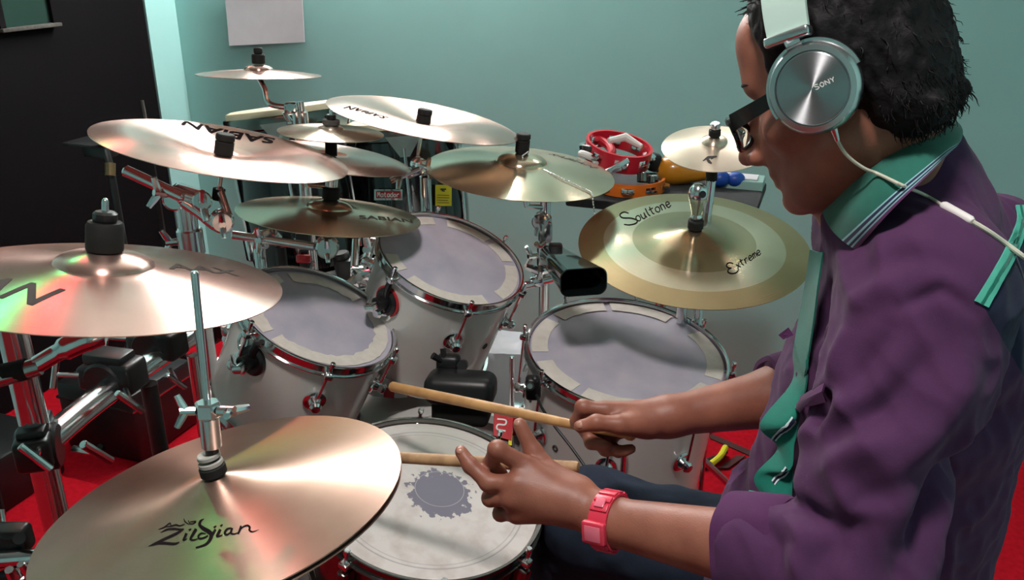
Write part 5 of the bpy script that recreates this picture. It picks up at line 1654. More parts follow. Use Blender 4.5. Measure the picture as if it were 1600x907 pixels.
# head
E3 = lambda c, r, k=.012, mode='add': body.ell(hp(*c), r, HR, k, mode)
E3((.0, 0, .042), (.094, .077, .086), 0)
E3((.036, 0, -.02), (.064, .065, .085), .02)
E3((.046, 0, -.09), (.05, .048, .036), .02)
E3((.004, 0, -.05), (.058, .058, .06), .02)
body.cap(hp(.0, .05, -.06), hp(.06, .022, -.11), .018, .016, .02); body.cap(hp(.0, -.05, -.06), hp(.06, -.022, -.11), .018, .016, .02)
body.cap(hp(.080, -.01, -.114), hp(.080, .01, -.114), .0175, .0175, .014)
body.cap(hp(.084, -.032, .018), hp(.084, .032, .018), .0155, .0155, .014)
body.ell(hp(.076, 0, .055), (.03, .05, .04), HR, .025)
for s in (-1, 1):
    body.cap(hp(.062, s * .048, -.036), hp(.03, s * .058, -.026), .0165, .014, .02)
    E3((.102, s * .034, -.008), (.017, .016, .011), .008, 'sub')
    E3((-.004, s * .078, -.006), (.02, .009, .031), .006)
# middle of the face
body.ell(hp(.082, 0, -.052), (.03, .032, .036), HR, .015)
# nose
body.cap(hp(.095, 0, .008), hp(.127, 0, -.052), .0085, .012, .011)
body.ell(hp(.133, 0, -.058), (.010, .0105, .0095), HR, .008)
for s in (-1, 1):
    E3((.112, s * .0135, -.060), (.0155, .0095, .0095), .006)
    body.cap(hp(.119, s * .007, -.0705), hp(.113, s * .009, -.062), .004, .003, .003, 'sub')
# lips
E3((.0945, 0, -.0815), (.0125, .024, .0085), .008)
E3((.092, 0, -.0945), (.012, .021, .0085), .008)
body.cap(hp(.112, -.02, -.088), hp(.112, .02, -.088), .0035, .0035, .003, 'sub')
E3((.096, 0, -.1045), (.008, .022, .0045), .006, 'sub')
# neck
body.cap(hp(-.025, 0, -.045), NECK0 + np.array([.01, 0, -.01]), .052, .057, .02)
body.cap(hp(.01, 0, -.085), NECK0 + np.array([-.03, .012, -.01]), .042, .046, .02)
# trunk and limbs
body.loft(SPINE, LAT, FRT, .03)
for S, Ee, W in ((L_SH, L_EL, L_WR), (R_SH, R_EL, R_WR)):
    body.cap(NECK0 - np.array([0, 0, .03]), S, .045, .052, .04)
    body.cap(S, Ee, .045, .038, .02)
    m1 = Ee + (W - Ee) * .3
    body.cap(Ee, m1, .037, .0415, .02)
    body.cap(m1, W, .0425, .0265, .02)
for h_, k_, a_ in ((HIPL, KNL, ANL), (HIPR, KNR, ANR)):
    body.cap(h_, k_, .075, .05, .04); body.cap(k_, a_, .05, .035, .02)
    toe = a_ + (a_ - k_) * 0 + np.array([(k_ - h_)[0], (k_ - h_)[1], 0]) / np.linalg.norm((k_ - h_)[:2]) * .17 + np.array([0, 0, -.06])
    body.cap(a_, toe, .036, .028, .02)


def finger(pts, r0, r1, k=.004):
    q = [pv(*p) for p in pts]
    n = len(q); rs = [r0 + (r1 - r0) * i / (n - 1) for i in range(n)]
    for i in range(n - 1):
        body.cap(q[i], q[i + 1], rs[i], rs[i + 1], k)
    for i in range(1, n - 1): body.ell(q[i], np.array([1, 1, 1]) * (rs[i] * 1.07), None, k)
    return q


# ---- right hand (far hand) around its stick
W = R_WR
RM = [pv(946, 642, 1.196), pv(946, 650, 1.222), pv(952, 662, 1.243), pv(964, 674, 1.255)]
for m_, r_ in zip(RM, (.0135, .0135, .013, .012)): body.cap(W + (m_ - W) * .12, m_, .02, r_, .012)
body.cap(W, pv(1000, 660, 1.2), .026, .02, .015)
finger([(946, 641, 1.194), (911, 637, 1.196), (902, 658, 1.212), (914, 676, 1.218)], .0112, .0085)
finger([(946, 652, 1.218), (916, 668, 1.226), (924, 692, 1.212), (948, 697, 1.198)], .0108, .0082)
finger([(954, 662, 1.238), (930, 684, 1.235), (946, 703, 1.212), (975, 706, 1.196)], .0102, .0078)
finger([(966, 672, 1.250), (952, 694, 1.236), (966, 706, 1.215), (986, 702, 1.198)], .0092, .007)
body.cap(pv(1012, 664, 1.19), pv(968, 665, 1.172), .019, .0135, .01)
finger([(968, 664, 1.172), (932, 661, 1.170), (906, 667, 1.176)], .0122, .0088)
# ---- left hand, thumb up
W = L_WR
HB = pv(905, 788, 1.05)
body.cap(W, HB, .0265, .027, .015)
LM = [pv(822, 730, 1.062), pv(808, 756, 1.05), pv(800, 780, 1.05), pv(808, 804, 1.06)]
for m_, r_ in zip(LM, (.0145, .0145, .0135, .0125)): body.cap(HB + (m_ - HB) * .1, m_, .021, r_, .014)
finger([(822, 729, 1.062), (777, 703, 1.052), (766, 727, 1.078), (784, 742, 1.088)], .0118, .0086)
finger([(808, 756, 1.05), (763, 755, 1.058), (735, 728, 1.068), (720, 706, 1.074)], .0115, .008)
finger([(800, 780, 1.05), (766, 779, 1.07), (772, 758, 1.094), (796, 752, 1.10)], .0108, .008)
finger([(808, 804, 1.06), (782, 803, 1.08), (786, 785, 1.10), (806, 778, 1.108)], .0098, .0074)
body.cap(pv(900, 770, 1.06), pv(862, 742, 1.076), .021, .015, .012)
finger([(862, 742, 1.076), (833, 706, 1.086), (812, 664, 1.086)], .0135, .0088)

seat_top = .545
pelvis = np.array([.49, .965, .0])
man = thing('person', 'drummer in a purple shirt with teal collar, leaning over the drums', 'person', (pelvis[0], pelvis[1], 0))
MO = V((pelvis[0], pelvis[1], 0))
bme = body.mesh('body', smooth=1)
bobj = add_mesh(bme, 'body', M['skin'], man, MO)
body_bvh = BVHTree.FromPolygons([tuple(p) for p in body.pts], [tuple(q) for q in body.quads])
del body.a


def cast(bvh, px, py, off=0.0):
    d = (P(px, py, 1) - EYE).normalized()
    h = bvh.ray_cast(EYE, d)
    if h[0] is None: return None
    n = h[1] if h[1].dot(d) < 0 else -h[1]
    return h[0] + n * off


# eyes
for s in (-1, 1):
    c = V(hp(.083, s * .034, -.004))
    MB().sphere(c, .0118, seg=20, rings=12).build('eye', M['eye'], man)
    g = (e_f * .9 - e_u * .35).normalized()
    MB().sphere(c + g * .0075, .0056, (1, 1, 1), seg=16, rings=10).build('iris', M['iris'], man)

# ---- hair
hair = Field(tuple(np.array(H0) - .2), tuple(np.array(H0) + .2), .0035)
hair.ell(hp(.002, 0, .048), (.099, .088, .096), HR, 0)
hair.ell(hp(-.05, 0, .0), (.05, .074, .07), HR, .02)
hair.ell(hp(-.06, .01, -.042), (.032, .06, .026), HR, .02)
hair.cap(hp(-.075, .04, -.045), hp(-.092, .05, -.043), .014, .006, .015)
hair.cap(hp(-.075, -.02, -.045), hp(-.092, -.02, -.045), .014, .008, .015)
# leave the face and ears free
hair.ell(hp(.122, 0, .02), (.085, .12, .1), HR, .012, 'sub')
hair.ell(hp(.085, 0, -.09), (.115, .11, .085), HR, .012, 'sub')


def hair_disp(p):
    q = (p - np.array(H0)) @ HR
    a = vnoise(q * np.array([70, 70, 38]), 3) * .003 + vnoise(q * np.array([150, 150, 90]), 5) * .0025
    b = vnoise(q * 28, 8) * .0035
    return a + b


hme = hair.mesh('hair', smooth=1, disp=hair_disp)
hobj = add_mesh(hme, 'hair', M['hair'], man, MO)
# curls and flyaway strands
mb = MB(); rr = random.Random(5)
hb = BVHTree.FromPolygons([tuple(p) for p in hair.pts], [tuple(q) for q in hair.quads])
for i in range(900):
    k = rr.random()
    if k < .55: c = V(hp(-.08 + rr.uniform(-.03, .03), rr.uniform(-.04, .075), -.045 + rr.uniform(-.03, .04)))
    elif k < .8: c = V(hp(-.07 + rr.uniform(-.05, .05), rr.uniform(-.06, .08), .06 + rr.uniform(-.06, .07)))
    else: c = V(hp(.05 + rr.uniform(-.03, .02), rr.uniform(-.05, .07), .115 + rr.uniform(-.03, .02)))
    loc, nrm, _, _ = hb.find_nearest(c)
    if loc is None: continue
    q = HR.T @ (np.array(loc) - np.array(H0))
    if q[0] > .05 and q[2] < .06: continue
    down = -e_u
    t = (down - nrm * down.dot(nrm)).normalized() if (down - nrm * down.dot(nrm)).length > 1e-3 else e_l
    if k >= .8: t = (e_f * .7 + e_l * rr.uniform(-.5, .5) - e_u * .1)
    side = nrm.cross(t)
    L = rr.uniform(.008, .02); cu = rr.uniform(-1, 1)
    pts = []
    for j in range(6):
        u = j / 5
        pts.append(loc - nrm * .003 + t * (L * u) + nrm * (.001 + .008 * u * u * rr.uniform(.2, 1)) + side * (L * .55 * cu * math.sin(u * 2.6)))
    mb.tube(pts, [.0008, .0008, .0007, .0006, .0004, .0002], 4, cap=False)
o = mb.build('hair_curls', M['hair'], hobj); o['kind'] = 'stuff'
# eyebrows
for s in (-1, 1):
    pts = []
    for j in range(9):
        u = j / 8
        w = V(hp(.108 - .022 * u ** 2, s * (.014 + .044 * u), .013 + .008 * math.sin(u * 2.4)))
        l, n_, _, _ = body_bvh.find_nearest(w)
        pts.append(l - n_ * .0008)
    MB().tube(pts, [.0012, .002, .0022, .0024, .0024, .0022, .002, .0014, .0006], 6).build('eyebrow', M['hair'], man)

# ---- trousers
pan = Field((-.2, .60, -.02), (.75, 1.6, .82), .005)
pan.loft([(.545, (.49, .965), .195, .155), (.66, (.478, .97), .185, .16), (.74, (.47, .972), .17, .15)], LAT, FRT, .03)
for h_, k_, a_ in ((HIPL, KNL, ANL), (HIPR, KNR, ANR)):
    k2 = k_ + np.array([0, 0, .0])
    pan.cap(h_, k2, .096, .078, .05); pan.cap(k2, a_ + (k_ - a_) * .12, .074, .058, .03)


def pant_disp(p):
    return vnoise(p * np.array([9, 9, 22]), 2) * .007 + vnoise(p * 35, 4) * .003


pobj = add_mesh(pan.mesh('trousers', 2, pant_disp), 'trousers', M['denim'], man, MO)
del pan.a
# shoes
mb = MB()
for k_, a_, h_ in ((KNL, ANL, HIPL), (KNR, ANR, HIPR)):
    d = np.array([(k_ - h_)[0], (k_ - h_)[1], 0]); d /= np.linalg.norm(d)
    c = V(a_ + d * .06 + np.array([0, 0, -.065])); yaw = math.atan2(d[1], d[0])
    mb = MB().box(c, (.27, .098, .07), Matrix.Rotation(yaw, 4, 'Z') @ Matrix.Rotation(.12, 4, 'Y'), bev=.028, seg=4).box(c + V((0, 0, -.034)), (.275, .1, .018), Matrix.Rotation(yaw, 4, 'Z') @ Matrix.Rotation(.12, 4, 'Y'), bev=.008)
    mb.build('shoe', M['black'], man)

# ---- shirt
sh = Field((.15, .58, .50), (.95, 1.42, 1.42), .0042)
for z, (x, y), w, d in [(0, (0, 0), 0, 0)]: pass
sh.loft([(.60, (.462, .975), .198, .178), (.70, (.455, .98), .195, .175), (.82, (.452, .982), .185, .168), (.95, (.466, .972), .18, .15), (1.08, (.484, .962), .185, .138), (1.17, (.482, .954), .172, .115), (1.235, (.455, .946), .12, .085), (1.275, (.43, .938), .085, .075)], LAT, FRT, .03)
for S, Ee, W, cut, r in ((L_SH, L_EL, L_WR, .44, .0), (R_SH, R_EL, R_WR, .36, .0)):
    sh.cap(NECK0 + np.array([.012, 0, -.035]), S + np.array([0, 0, -.004]), .058, .066, .05)
    sh.cap(S, S + (Ee - S) * .3, .07, .074, .04)
    sh.cap(S + (Ee - S) * .25, Ee, .074, .072, .012)
    C_ = Ee + (W - Ee) * cut
    sh.cap(Ee, C_, .07, .056, .015)
L_CUT = L_EL + (L_WR - L_EL) * .44; R_CUT = R_EL + (R_WR - R_EL) * .36
sh.cap(NECK0 + np.array([.03, .0, -.06]), NECK0 + np.array([.012, -.002, .0]), .085, .064, .03)
sh.cap(NECK0 + np.array([.035, -.005, -.02]), NECK0 + np.array([.014, -.002, .035]), .06, .05, .02)
# cut the sleeve ends flat
for Ee, W, C_ in ((L_EL, L_WR, L_CUT), (R_EL, R_WR, R_CUT)):
    dd = (W - Ee) / np.linalg.norm(W - Ee)
    sh.put(np.minimum(C_, C_ + dd * .12) - .08, np.maximum(C_, C_ + dd * .12) + .08, lambda X, C_=C_, dd=dd: np.maximum(-((X - C_) @ dd), np.linalg.norm(X - C_, axis=-1) - .13), .004, 'sub')


def ridge(x): return 1 - np.abs(np.sin(x))


def fold(p, a, b, w, amp, sharp=2.0):
    """one soft crease running from a to b"""
    a, b = np.array(a), np.array(b); ab = b - a; t = np.clip(((p - a) @ ab) / (ab @ ab), 0, 1)
    d = np.linalg.norm(p - (a + t[:, None] * ab), axis=1)
    return amp * np.exp(-(d / w) ** 2) * np.sin(np.pi * (0.08 + 0.84 * t)) ** .7


folds = []


def shirt_disp(p):
    x = vnoise(p * np.array([6, 6, 8]), 11) * .005
    ax = (L_EL - L_SH) / np.linalg.norm(L_EL - L_SH)
    fa = (L_WR - L_EL) / np.linalg.norm(L_WR - L_EL)
    u = ax * .75 - fa * .66; u /= np.linalg.norm(u)          # pull lines run from the shoulder to the elbow crook
    al = (p @ u)[:, None] * u
    x += (1 - np.abs(vnoise((p - al) * 24 + al * 4.5, 21)) * 2) * .004
    x += (.5 - np.abs(vnoise((p - al) * 48 + al * 8, 31))) * .004
    for line, w, amp in folds:
        tot = len(line) - 1; best = np.full(len(p), 1e9); tt = np.zeros(len(p))
        for i in range(tot):
            a_, b_ = line[i], line[i + 1]; ab = b_ - a_
            t = np.clip(((p - a_) @ ab) / (ab @ ab), 0, 1)
            d = np.linalg.norm(p - (a_ + t[:, None] * ab), axis=1)
            k = d < best; best[k] = d[k]; tt[k] = (i + t[k]) / tot
        x += amp * np.exp(-(best / w) ** 2) * np.sin(np.pi * (.06 + .88 * tt)) ** .6
    return x


sh.mesh('shirt_form', 2)
form_bvh = BVHTree.FromPolygons([tuple(p) for p in sh.pts], [tuple(q) for q in sh.quads])
# creases of the cloth: height of a fold along a line on the shirt
for line, w, amp in (([(1368, 609), (1275, 671), (1244, 728)], .013, .010), ([(1409, 676), (1340, 705), (1285, 732)], .016, .013), ([(1300, 609), (1270, 681)], .012, -.013),
                     ([(1481, 707), (1368, 779), (1280, 878)], .016, -.016), ([(1233, 754), (1249, 795), (1295, 821)], .010, -.017), ([(1409, 479), (1471, 453), (1523, 490)], .007, -.007),
                     ([(1326, 510), (1300, 593)], .012, .009), ([(1590, 640), (1490, 760), (1420, 890)], .022, -.030), ([(1300, 438), (1275, 531)], .010, -.010),
                     ([(1450, 560), (1380, 640), (1300, 690)], .012, -.009), ([(1520, 560), (1440, 700), (1330, 830)], .018, .014), ([(1180, 800), (1215, 850), (1215, 905)], .010, -.008),
                     ([(1240, 800), (1255, 850), (1250, 905)], .012, .010), ([(1360, 420), (1420, 400), (1500, 420)], .012, -.006), ([(1390, 520), (1340, 600)], .010, -.008),
                     ([(1300, 740), (1330, 800), (1370, 800)], .010, .010), ([(1330, 480), (1400, 440)], .012, .007)):
    pts_ = [cast(form_bvh, *q) for q in line]
    if all(pts_): folds.append(([np.array(q) for q in pts_], w, amp))
sme = sh.mesh('shirt', 3, shirt_disp)
del sh.a
shirt_bvh = BVHTree.FromPolygons([tuple(p) for p in sh.pts], [tuple(q) for q in sh.quads])
# colour blocking: navy yoke at the back of the left shoulder
y0, y1, y2 = (cast(shirt_bvh, 1535, 476), cast(shirt_bvh, 1585, 360), cast(shirt_bvh, 1560, 420))


def yoke_mat():
    m, nt, b = new_mat('purple_and_navy_shirt')
    L = nt.links.new
    at = nt.nodes.new('ShaderNodeAttribute'); at.attribute_name = 'yoke'
    th = nt.nodes.new('ShaderNodeMath'); th.operation = 'GREATER_THAN'; th.inputs[1].default_value = 0.0
    L(at.outputs['Fac'], th.inputs[0])
    tc = nt.nodes.new('ShaderNodeTexCoord')
    n = nt.nodes.new('ShaderNodeTexNoise'); n.inputs['Scale'].default_value = 30; n.inputs['Detail'].default_value = 6; L(tc.outputs['Object'], n.inputs['Vector'])
    mp = nt.nodes.new('ShaderNodeMix'); mp.data_type = 'RGBA'; L(n.outputs['Fac'], mp.inputs['Factor'])
    mp.inputs['A'].default_value = lin(84, 47, 84); mp.inputs['B'].default_value = lin(70, 40, 74)
    mx = nt.nodes.new('ShaderNodeMix'); mx.data_type = 'RGBA'; L(th.outputs[0], mx.inputs['Factor']); L(mp.outputs['Result'], mx.inputs['A'])
    mx.inputs['B'].default_value = lin(32, 36, 62)
    L(mx.outputs['Result'], b.inputs['Base Color'])
    b.inputs['Roughness'].default_value = .85; b.inputs['Sheen Weight'].default_value = .05; b.inputs['Specular IOR Level'].default_value = .2
    n2 = nt.nodes.new('ShaderNodeTexNoise'); n2.inputs['Scale'].default_value = 900; L(tc.outputs['Object'], n2.inputs['Vector'])
    bp = nt.nodes.new('ShaderNodeBump'); bp.inputs['Strength'].default_value = .25; bp.inputs['Distance'].default_value = .001
    L(n2.outputs['Fac'], bp.inputs['Height']); L(bp.outputs['Normal'], b.inputs['Normal'])
    return m


att = sme.attributes.new('yoke', 'FLOAT', 'POINT')
if y0 and y1:
    tdir = (y1 - y0).normalized(); view = ((y0 + y1) / 2 - EYE).normalized()
    pn = tdir.cross(view).normalized()
    if pn.dot(V((1, -.2, 0))) < 0: pn = -pn
    pnv = np.array(pn); base = np.array((y0 + y1) / 2)
    dd = (sh.pts - base) @ pnv
    # lower limit of the yoke runs along the back of the arm
    tv = np.array(tdir); low = (sh.pts - np.array(y0)) @ (tv * .72 + pnv * -.35)
    y3 = cast(shirt_bvh, 1590, 572) or P(1590, 572, .8)
    ln = (y3 - y0).normalized(); pn2 = ln.cross(((y0 + y3) / 2 - EYE).normalized()).normalized()
    if pn2.z < 0: pn2 = -pn2
    val = np.minimum(dd, (sh.pts - np.array(y0)) @ np.array(pn2))
    att.data.foreach_set('value', val.astype(np.float32))
sobj = add_mesh(sme, 'shirt', yoke_mat(), man, MO)


def cloth_strip(pairs, m, name, parent, bvh=None, off=.002, th=.0016, n=8):
    """ribbon of cloth lying on the shirt between two pixel edges"""
    A_ = spline([V((*a, 0)) for a, b in pairs], n); B_ = spline([V((*b, 0)) for a, b in pairs], n)
    rows = []
    for a, b in zip(A_, B_):
        r = []
        for k in range(5):
            q = a.lerp(b, k / 4); h = cast(bvh or shirt_bvh, q.x, q.y, off)
            r.append(h)
        if all(r): rows.append(r)
    if len(rows) > 1: return MB().grid(rows, th).build(name, m, parent, angle=60)


# teal double tape along the yoke seam
cloth_strip([((1522, 470), (1543, 481)), ((1548, 428), (1566, 437)), ((1572, 384), (1590, 392)), ((1588, 345), (1603, 352)), ((1586, 322), (1600, 322))], M['teal_pale'], 'seam_tape', sobj)
cloth_strip([((1531, 473), (1534, 475)), ((1556, 431), (1559, 433)), ((1580, 387), (1583, 389)), ((1594, 347), (1597, 349)), ((1592, 322), (1595, 322))], M['teal_cloth'], 'tape_line', sobj, off=.0028)

# cuffs
def cuff(C_, Ee, W, r0, name='cuff'):
    dd = V((W - Ee) / np.linalg.norm(W - Ee)); F = frame(V(C_), dd)
    prof = [(r0 * .80, .004), (r0 * .86, .0065), (r0 * .98, .005), (r0, .0), (r0 * 1.02, -.02), (r0 * 1.04, -.05), (r0 * 1.0, -.056), (r0 * .9, -.05), (r0 * .8, -.01)]
    mb = MB().lathe(prof, F, 48, closed=True)
    for v in mb.bm.verts:
        l = F.inverted() @ v.co; a = math.atan2(l.y, l.x)
        s = 1 + .035 * math.sin(3 * a + 1 + l.z * 20) + .02 * math.sin(7 * a + l.z * 40)
        v.co = F @ V((l.x * s, l.y * s, l.z + .004 * math.sin(2 * a)))
    return mb.build(name, M['purple'], sobj)


cuff(L_CUT, L_EL, L_WR, .0585); cuff(R_CUT, R_EL, R_WR, .0585)

# collar
nlat = V((.36, .933, 0)).normalized(); nc = P(1481, 196, .925)


def mirror(p): return p - nlat * (2 * (p - nc).dot(nlat))


Tpx = [(1284, 324, .955), (1322, 294, .905), (1368, 258, .875), (1415, 222, .87), (1450, 198, .885), (1473, 187, .905)]
Lpx = [(1338, 391, .885), (1368, 356, .85), (1408, 314, .828), (1450, 274, .83), (1480, 243, .86), (1494, 226, .895)]
Tn = [P(*p) for p in Tpx]; Ln = [P(*p) for p in Lpx]
Ts = spline(Tn + [mirror(p) for p in Tn[::-1]][0:], 5); Ls = spline(Ln + [mirror(p) for p in Ln[::-1]], 5)
rows = []
NV = 12
for a, b in zip(Ts, Ls):
    out = ((a + b) / 2 - V((NECK0[0], NECK0[1], ((a + b) / 2).z))); out.z = 0; out = out.normalized() if out.length else V((0, -1, 0))
    r = []
    for k in range(NV + 1):
        u = k / NV
        r.append(a.lerp(b, u) + out * (.012 * math.sin(math.pi * u) ** .8))
    rows.append(r)


def collar_mat():
    m, nt, b = new_mat('teal_striped_collar')
    L = nt.links.new
    at = nt.nodes.new('ShaderNodeAttribute'); at.attribute_name = 'across'
    cr = nt.nodes.new('ShaderNodeValToRGB'); cr.color_ramp.interpolation = 'CONSTANT'
    t_, w_, nv, pu = lin(16, 104, 88), lin(150, 196, 204), lin(26, 34, 70), lin(104, 48, 100)
    el = cr.color_ramp.elements
    el[0].color = t_; el[1].position = .74; el[1].color = w_
    for p, c in ((.77, nv), (.83, w_), (.87, nv), (.91, w_), (.935, pu)):
        e = el.new(p); e.color = c
    L(at.outputs['Fac'], cr.inputs['Fac'])
    tc = nt.nodes.new('ShaderNodeTexCoord'); n = nt.nodes.new('ShaderNodeTexNoise'); n.inputs['Scale'].default_value = 60; L(tc.outputs['Object'], n.inputs['Vector'])
    mx = nt.nodes.new('ShaderNodeMix'); mx.data_type = 'RGBA'; mx.blend_type = 'MULTIPLY'; mx.inputs['Factor'].default_value = .35
    L(cr.outputs['Color'], mx.inputs['A']); L(n.outputs['Fac'], mx.inputs['B']); L(mx.outputs['Result'], b.inputs['Base Color'])
    b.inputs['Roughness'].default_value = .85; b.inputs['Sheen Weight'].default_value = .2
    n2 = nt.nodes.new('ShaderNodeTexNoise'); n2.inputs['Scale'].default_value = 900; L(tc.outputs['Object'], n2.inputs['Vector'])
    bp = nt.nodes.new('ShaderNodeBump'); bp.inputs['Strength'].default_value = .25; bp.inputs['Distance'].default_value = .001
    L(n2.outputs['Fac'], bp.inputs['Height']); L(bp.outputs['Normal'], b.inputs['Normal'])
    return m


def across(o, rows_n, cols_n):
    a = o.data.attributes.new('across', 'FLOAT', 'POINT')
    base = [j / (cols_n - 1) for _ in range(rows_n) for j in range(cols_n)]
    a.data.foreach_set('value', base * (len(o.data.vertices) // len(base)))


co_ = MB().grid(rows, .003).build('collar', collar_mat(), sobj, angle=70)
across(co_, len(rows), NV + 1)
# collar stand inside
rows2 = []
for a in Ts:
    out = (a - V((NECK0[0], NECK0[1], a.z))); out.z = 0; out.normalize()
    rows2.append([a - out * .004, a - out * .006 + V((0, 0, -.02)), a - out * .004 + V((0, 0, -.06))])
MB().grid(rows2, .002).build('collar_stand', M['purple'], sobj, angle=70)
collar_bvh = None

# front placket: waved teal facing with striped edges
Ipx = [(1284, 388, .945), (1276, 440, .955), (1270, 490, .97), (1262, 545, .985), (1258, 590, .995), (1250, 640, .995), (1240, 690, .995), (1238, 735, .995), (1236, 790, .99)]
Opx = [(1264, 385, .975), (1256, 440, 1.0), (1247, 490, 1.02), (1238, 545, 1.03), (1236, 590, 1.03), (1187, 655, 1.02), (1214, 692, 1.02), (1178, 738, 1.02), (1205, 782, 1.01)]
Is = spline([P(*p) for p in Ipx], 8); Os = spline([P(*p) for p in Opx], 8)
rows = []
for i, (a, b) in enumerate(zip(Is, Os)):
    u = i / (len(Is) - 1)
    rows.append([a.lerp(b, k / 10) + V((-.003, -.012, 0)) + V((0, -.010 * math.sin(math.pi * k / 10) * (1 + 1.2 * math.sin(u * 34)) * (.4 + u), 0)) for k in range(11)])
pk = MB().grid(rows, .002).build('placket', M['teal_cloth'], sobj, angle=70)


def bvh_of(o):
    mw = MW[o]
    return BVHTree.FromPolygons([mw @ v.co for v in o.data.vertices], [tuple(p.vertices) for p in o.data.polygons])


pk_bvh = bvh_of(pk)
for (x0, y0, x1, y1) in ((1205, 686, 1238, 652), (1206, 752, 1228, 730)):
    for o1, o2, mm in ((0, 2.2, M['white_cloth']), (2.6, 5.2, M['navy_cloth']), (5.6, 7.6, M['white_cloth'])):
        ln = []
        for k in range(13):
            u = k / 12; x = x0 + (x1 - x0) * u; y = y0 + (y1 - y0) * u - 2 * math.sin(u * math.pi * 2)
            r = [cast(pk_bvh, x + o * .7, y + o, .0012) for o in (o1, (o1 + o2) / 2, o2)]
            if all(r): ln.append(r)
        if len(ln) > 2: MB().grid(ln, .0008).build('piping', mm, sobj)
# hem flap below the placket
mb = MB().grid([[P(1165, 775, 1.0), P(1200, 783, .98), P(1240, 790, .96)], [P(1150, 800, 1.0), P(1190, 806, .98), P(1238, 812, .96)]], .003)
mb.build('hem_lining', M['navy_cloth'], sobj)
mb = MB().grid([[P(1172, 767, .992), P(1200, 772, .975), P(1210, 775, .97)], [P(1166, 776, .992), P(1196, 782, .975), P(1208, 785, .97)]], .002)
mb.build('hem_tape', M['teal_pale'], sobj)
# chest pocket flap and shirt tag
fl_ = [[(1252, 632), (1262, 620), (1300, 600)], [(1254, 640), (1266, 632), (1300, 612)], [(1258, 646), (1270, 640), (1300, 624)]]
rows = []
for r in fl_:
    rows.append([(cast(shirt_bvh, x, y, .008) or P(x, y, .96)) for x, y in r])
MB().grid(rows, .002).build('pocket_flap', M['purple'], sobj, angle=60)
MB().grid([[P(1216, 524, 1.03), P(1232, 512, 1.03)], [P(1224, 531, 1.03), P(1240, 524, 1.025)]], .0015).build('shirt_tag', M['purple'], sobj)
MB().cyl(P(1232, 617, 1.018), P(1232, 617, 1.014), .0052, seg=16, bev=.001).build('button', M['felt'], sobj)

# ---- watch on the left wrist
wd = (V(L_EL) - V(L_WR)).normalized()
wc = V(L_WR) + (V(L_EL) - V(L_WR)) * .01
# outward direction: towards the camera side of the wrist
wo = (EYE - wc); wo = (wo - wd * wo.dot(wd)).normalized()
wt = thing('wristwatch', 'coral red plastic wristwatch on the drummer\'s near wrist', 'watch', wc)
FW = frame(wc, wd, wo)
r_ = .0305
mb = MB().lathe([(r_, -.0115), (r_ + .003, -.0115), (r_ + .0035, 0), (r_ + .003, .0115), (r_, .0115)], FW, 40, closed=True)
mb.build('strap', M['watch'], wt)
for k in range(-5, 6):
    if abs(k) < 1: continue
    a = k * .36
    p = FW @ V(((r_ + .004) * math.cos(a), (r_ + .004) * math.sin(a), 0))
    Rm_ = FW.to_3x3().to_4x4() @ Matrix.Rotation(a, 4, 'Z')
    MB().box(p, (.003, .0092, .0215), Rm_, bev=.001).build('strap_link', M['watch'], wt)
Rm_ = FW.to_3x3().to_4x4() @ Matrix.Rotation(.45, 4, 'Z')
p = FW @ V(((r_ + .007) * math.cos(.45), (r_ + .007) * math.sin(.45), 0))
MB().box(p, (.009, .026, .029), Rm_, bev=.0025, seg=3).build('watch_case', M['watch'], wt)
p = FW @ V(((r_ + .0118) * math.cos(.45), (r_ + .0118) * math.sin(.45), 0))
MB().box(p, (.001, .018, .02), Rm_, bev=.0004).build('watch_face', M['watch_face'], wt)
p = FW @ V(((r_ + .006) * math.cos(-.5), (r_ + .006) * math.sin(-.5), 0))
MB().box(p, (.003, .012, .012), FW.to_3x3().to_4x4() @ Matrix.Rotation(-.5, 4, 'Z'), bev=.001).build('buckle', M['watch_face'], wt)

# ---- finger nails
mb = MB()
for tip, nx in (((807, 659, 1.078), None), ((905, 664, 1.167), None), ((719, 704, 1.067), None)):
    c = P(*tip); l, n_, _, _ = body_bvh.find_nearest(c)
    mb.sphere(l - n_ * .001, .0048, (1, 1, .45), frame(V((0, 0, 0)), n_), seg=14, rings=8)
mb.build('nails', M['nail'], bobj)

# ---- drumsticks
def stick(name, label, a, b, r0, rmid, r1, m, bead=True):
    d = (b - a).normalized(); L = (b - a).length
    t = thing(name, label, 'drumstick', a, group='drumsticks in play')
    if bead: prof = [(0, 0), (r0 * .8, .001), (r0, .004), (r0, L * .55), (rmid, L * .8), (r1 * .7, L - .022), (r1 * .62, L - .016), (r1 * .95, L - .01), (r1 * .9, L - .004), (r1 * .4, L - .0005), (0, L)]
    MB().lathe(prof, frame(a, d), 20).build('shaft', m, t)
    return t, d


b0 = P(610, 604, 1.375); gz = P(938, 673, 1.207)
dS = (gz - b0).normalized()
st1, d1 = stick('drumstick', 'drumstick in the far hand, blunt end pointing left across the snare', b0, b0 + dS * .405, .0079, .0066, .0058, M['hickory'])
mb = MB()
word(mb, 'tor', 790, 642.5, 20, 5.5, lambda x, y: on_plane(x, y, b0 + dS * .19 + V((0, -.0085, .002)), V((0, -1, .35)).normalized()), 1.2)
mb.build('stick_print', M['brown_strap'], st1)
c0_ = P(905, 731, 1.098); e0_ = P(612, 715, 1.20); dS2 = (e0_ - c0_).normalized()
st2, d2 = stick('drumstick', 'drumstick in the near hand, passing over the snare head', c0_, c0_ + dS2 * .405, .0079, .0068, .0058, M['hickory_worn'])

# ---- spectacles
ga = math.radians(-9)
def gp(f, l, u):
    x, z = f + .017, u - .008
    return hp(x * math.cos(ga) - z * math.sin(ga) - .01, l, x * math.sin(ga) + z * math.cos(ga) + .008)


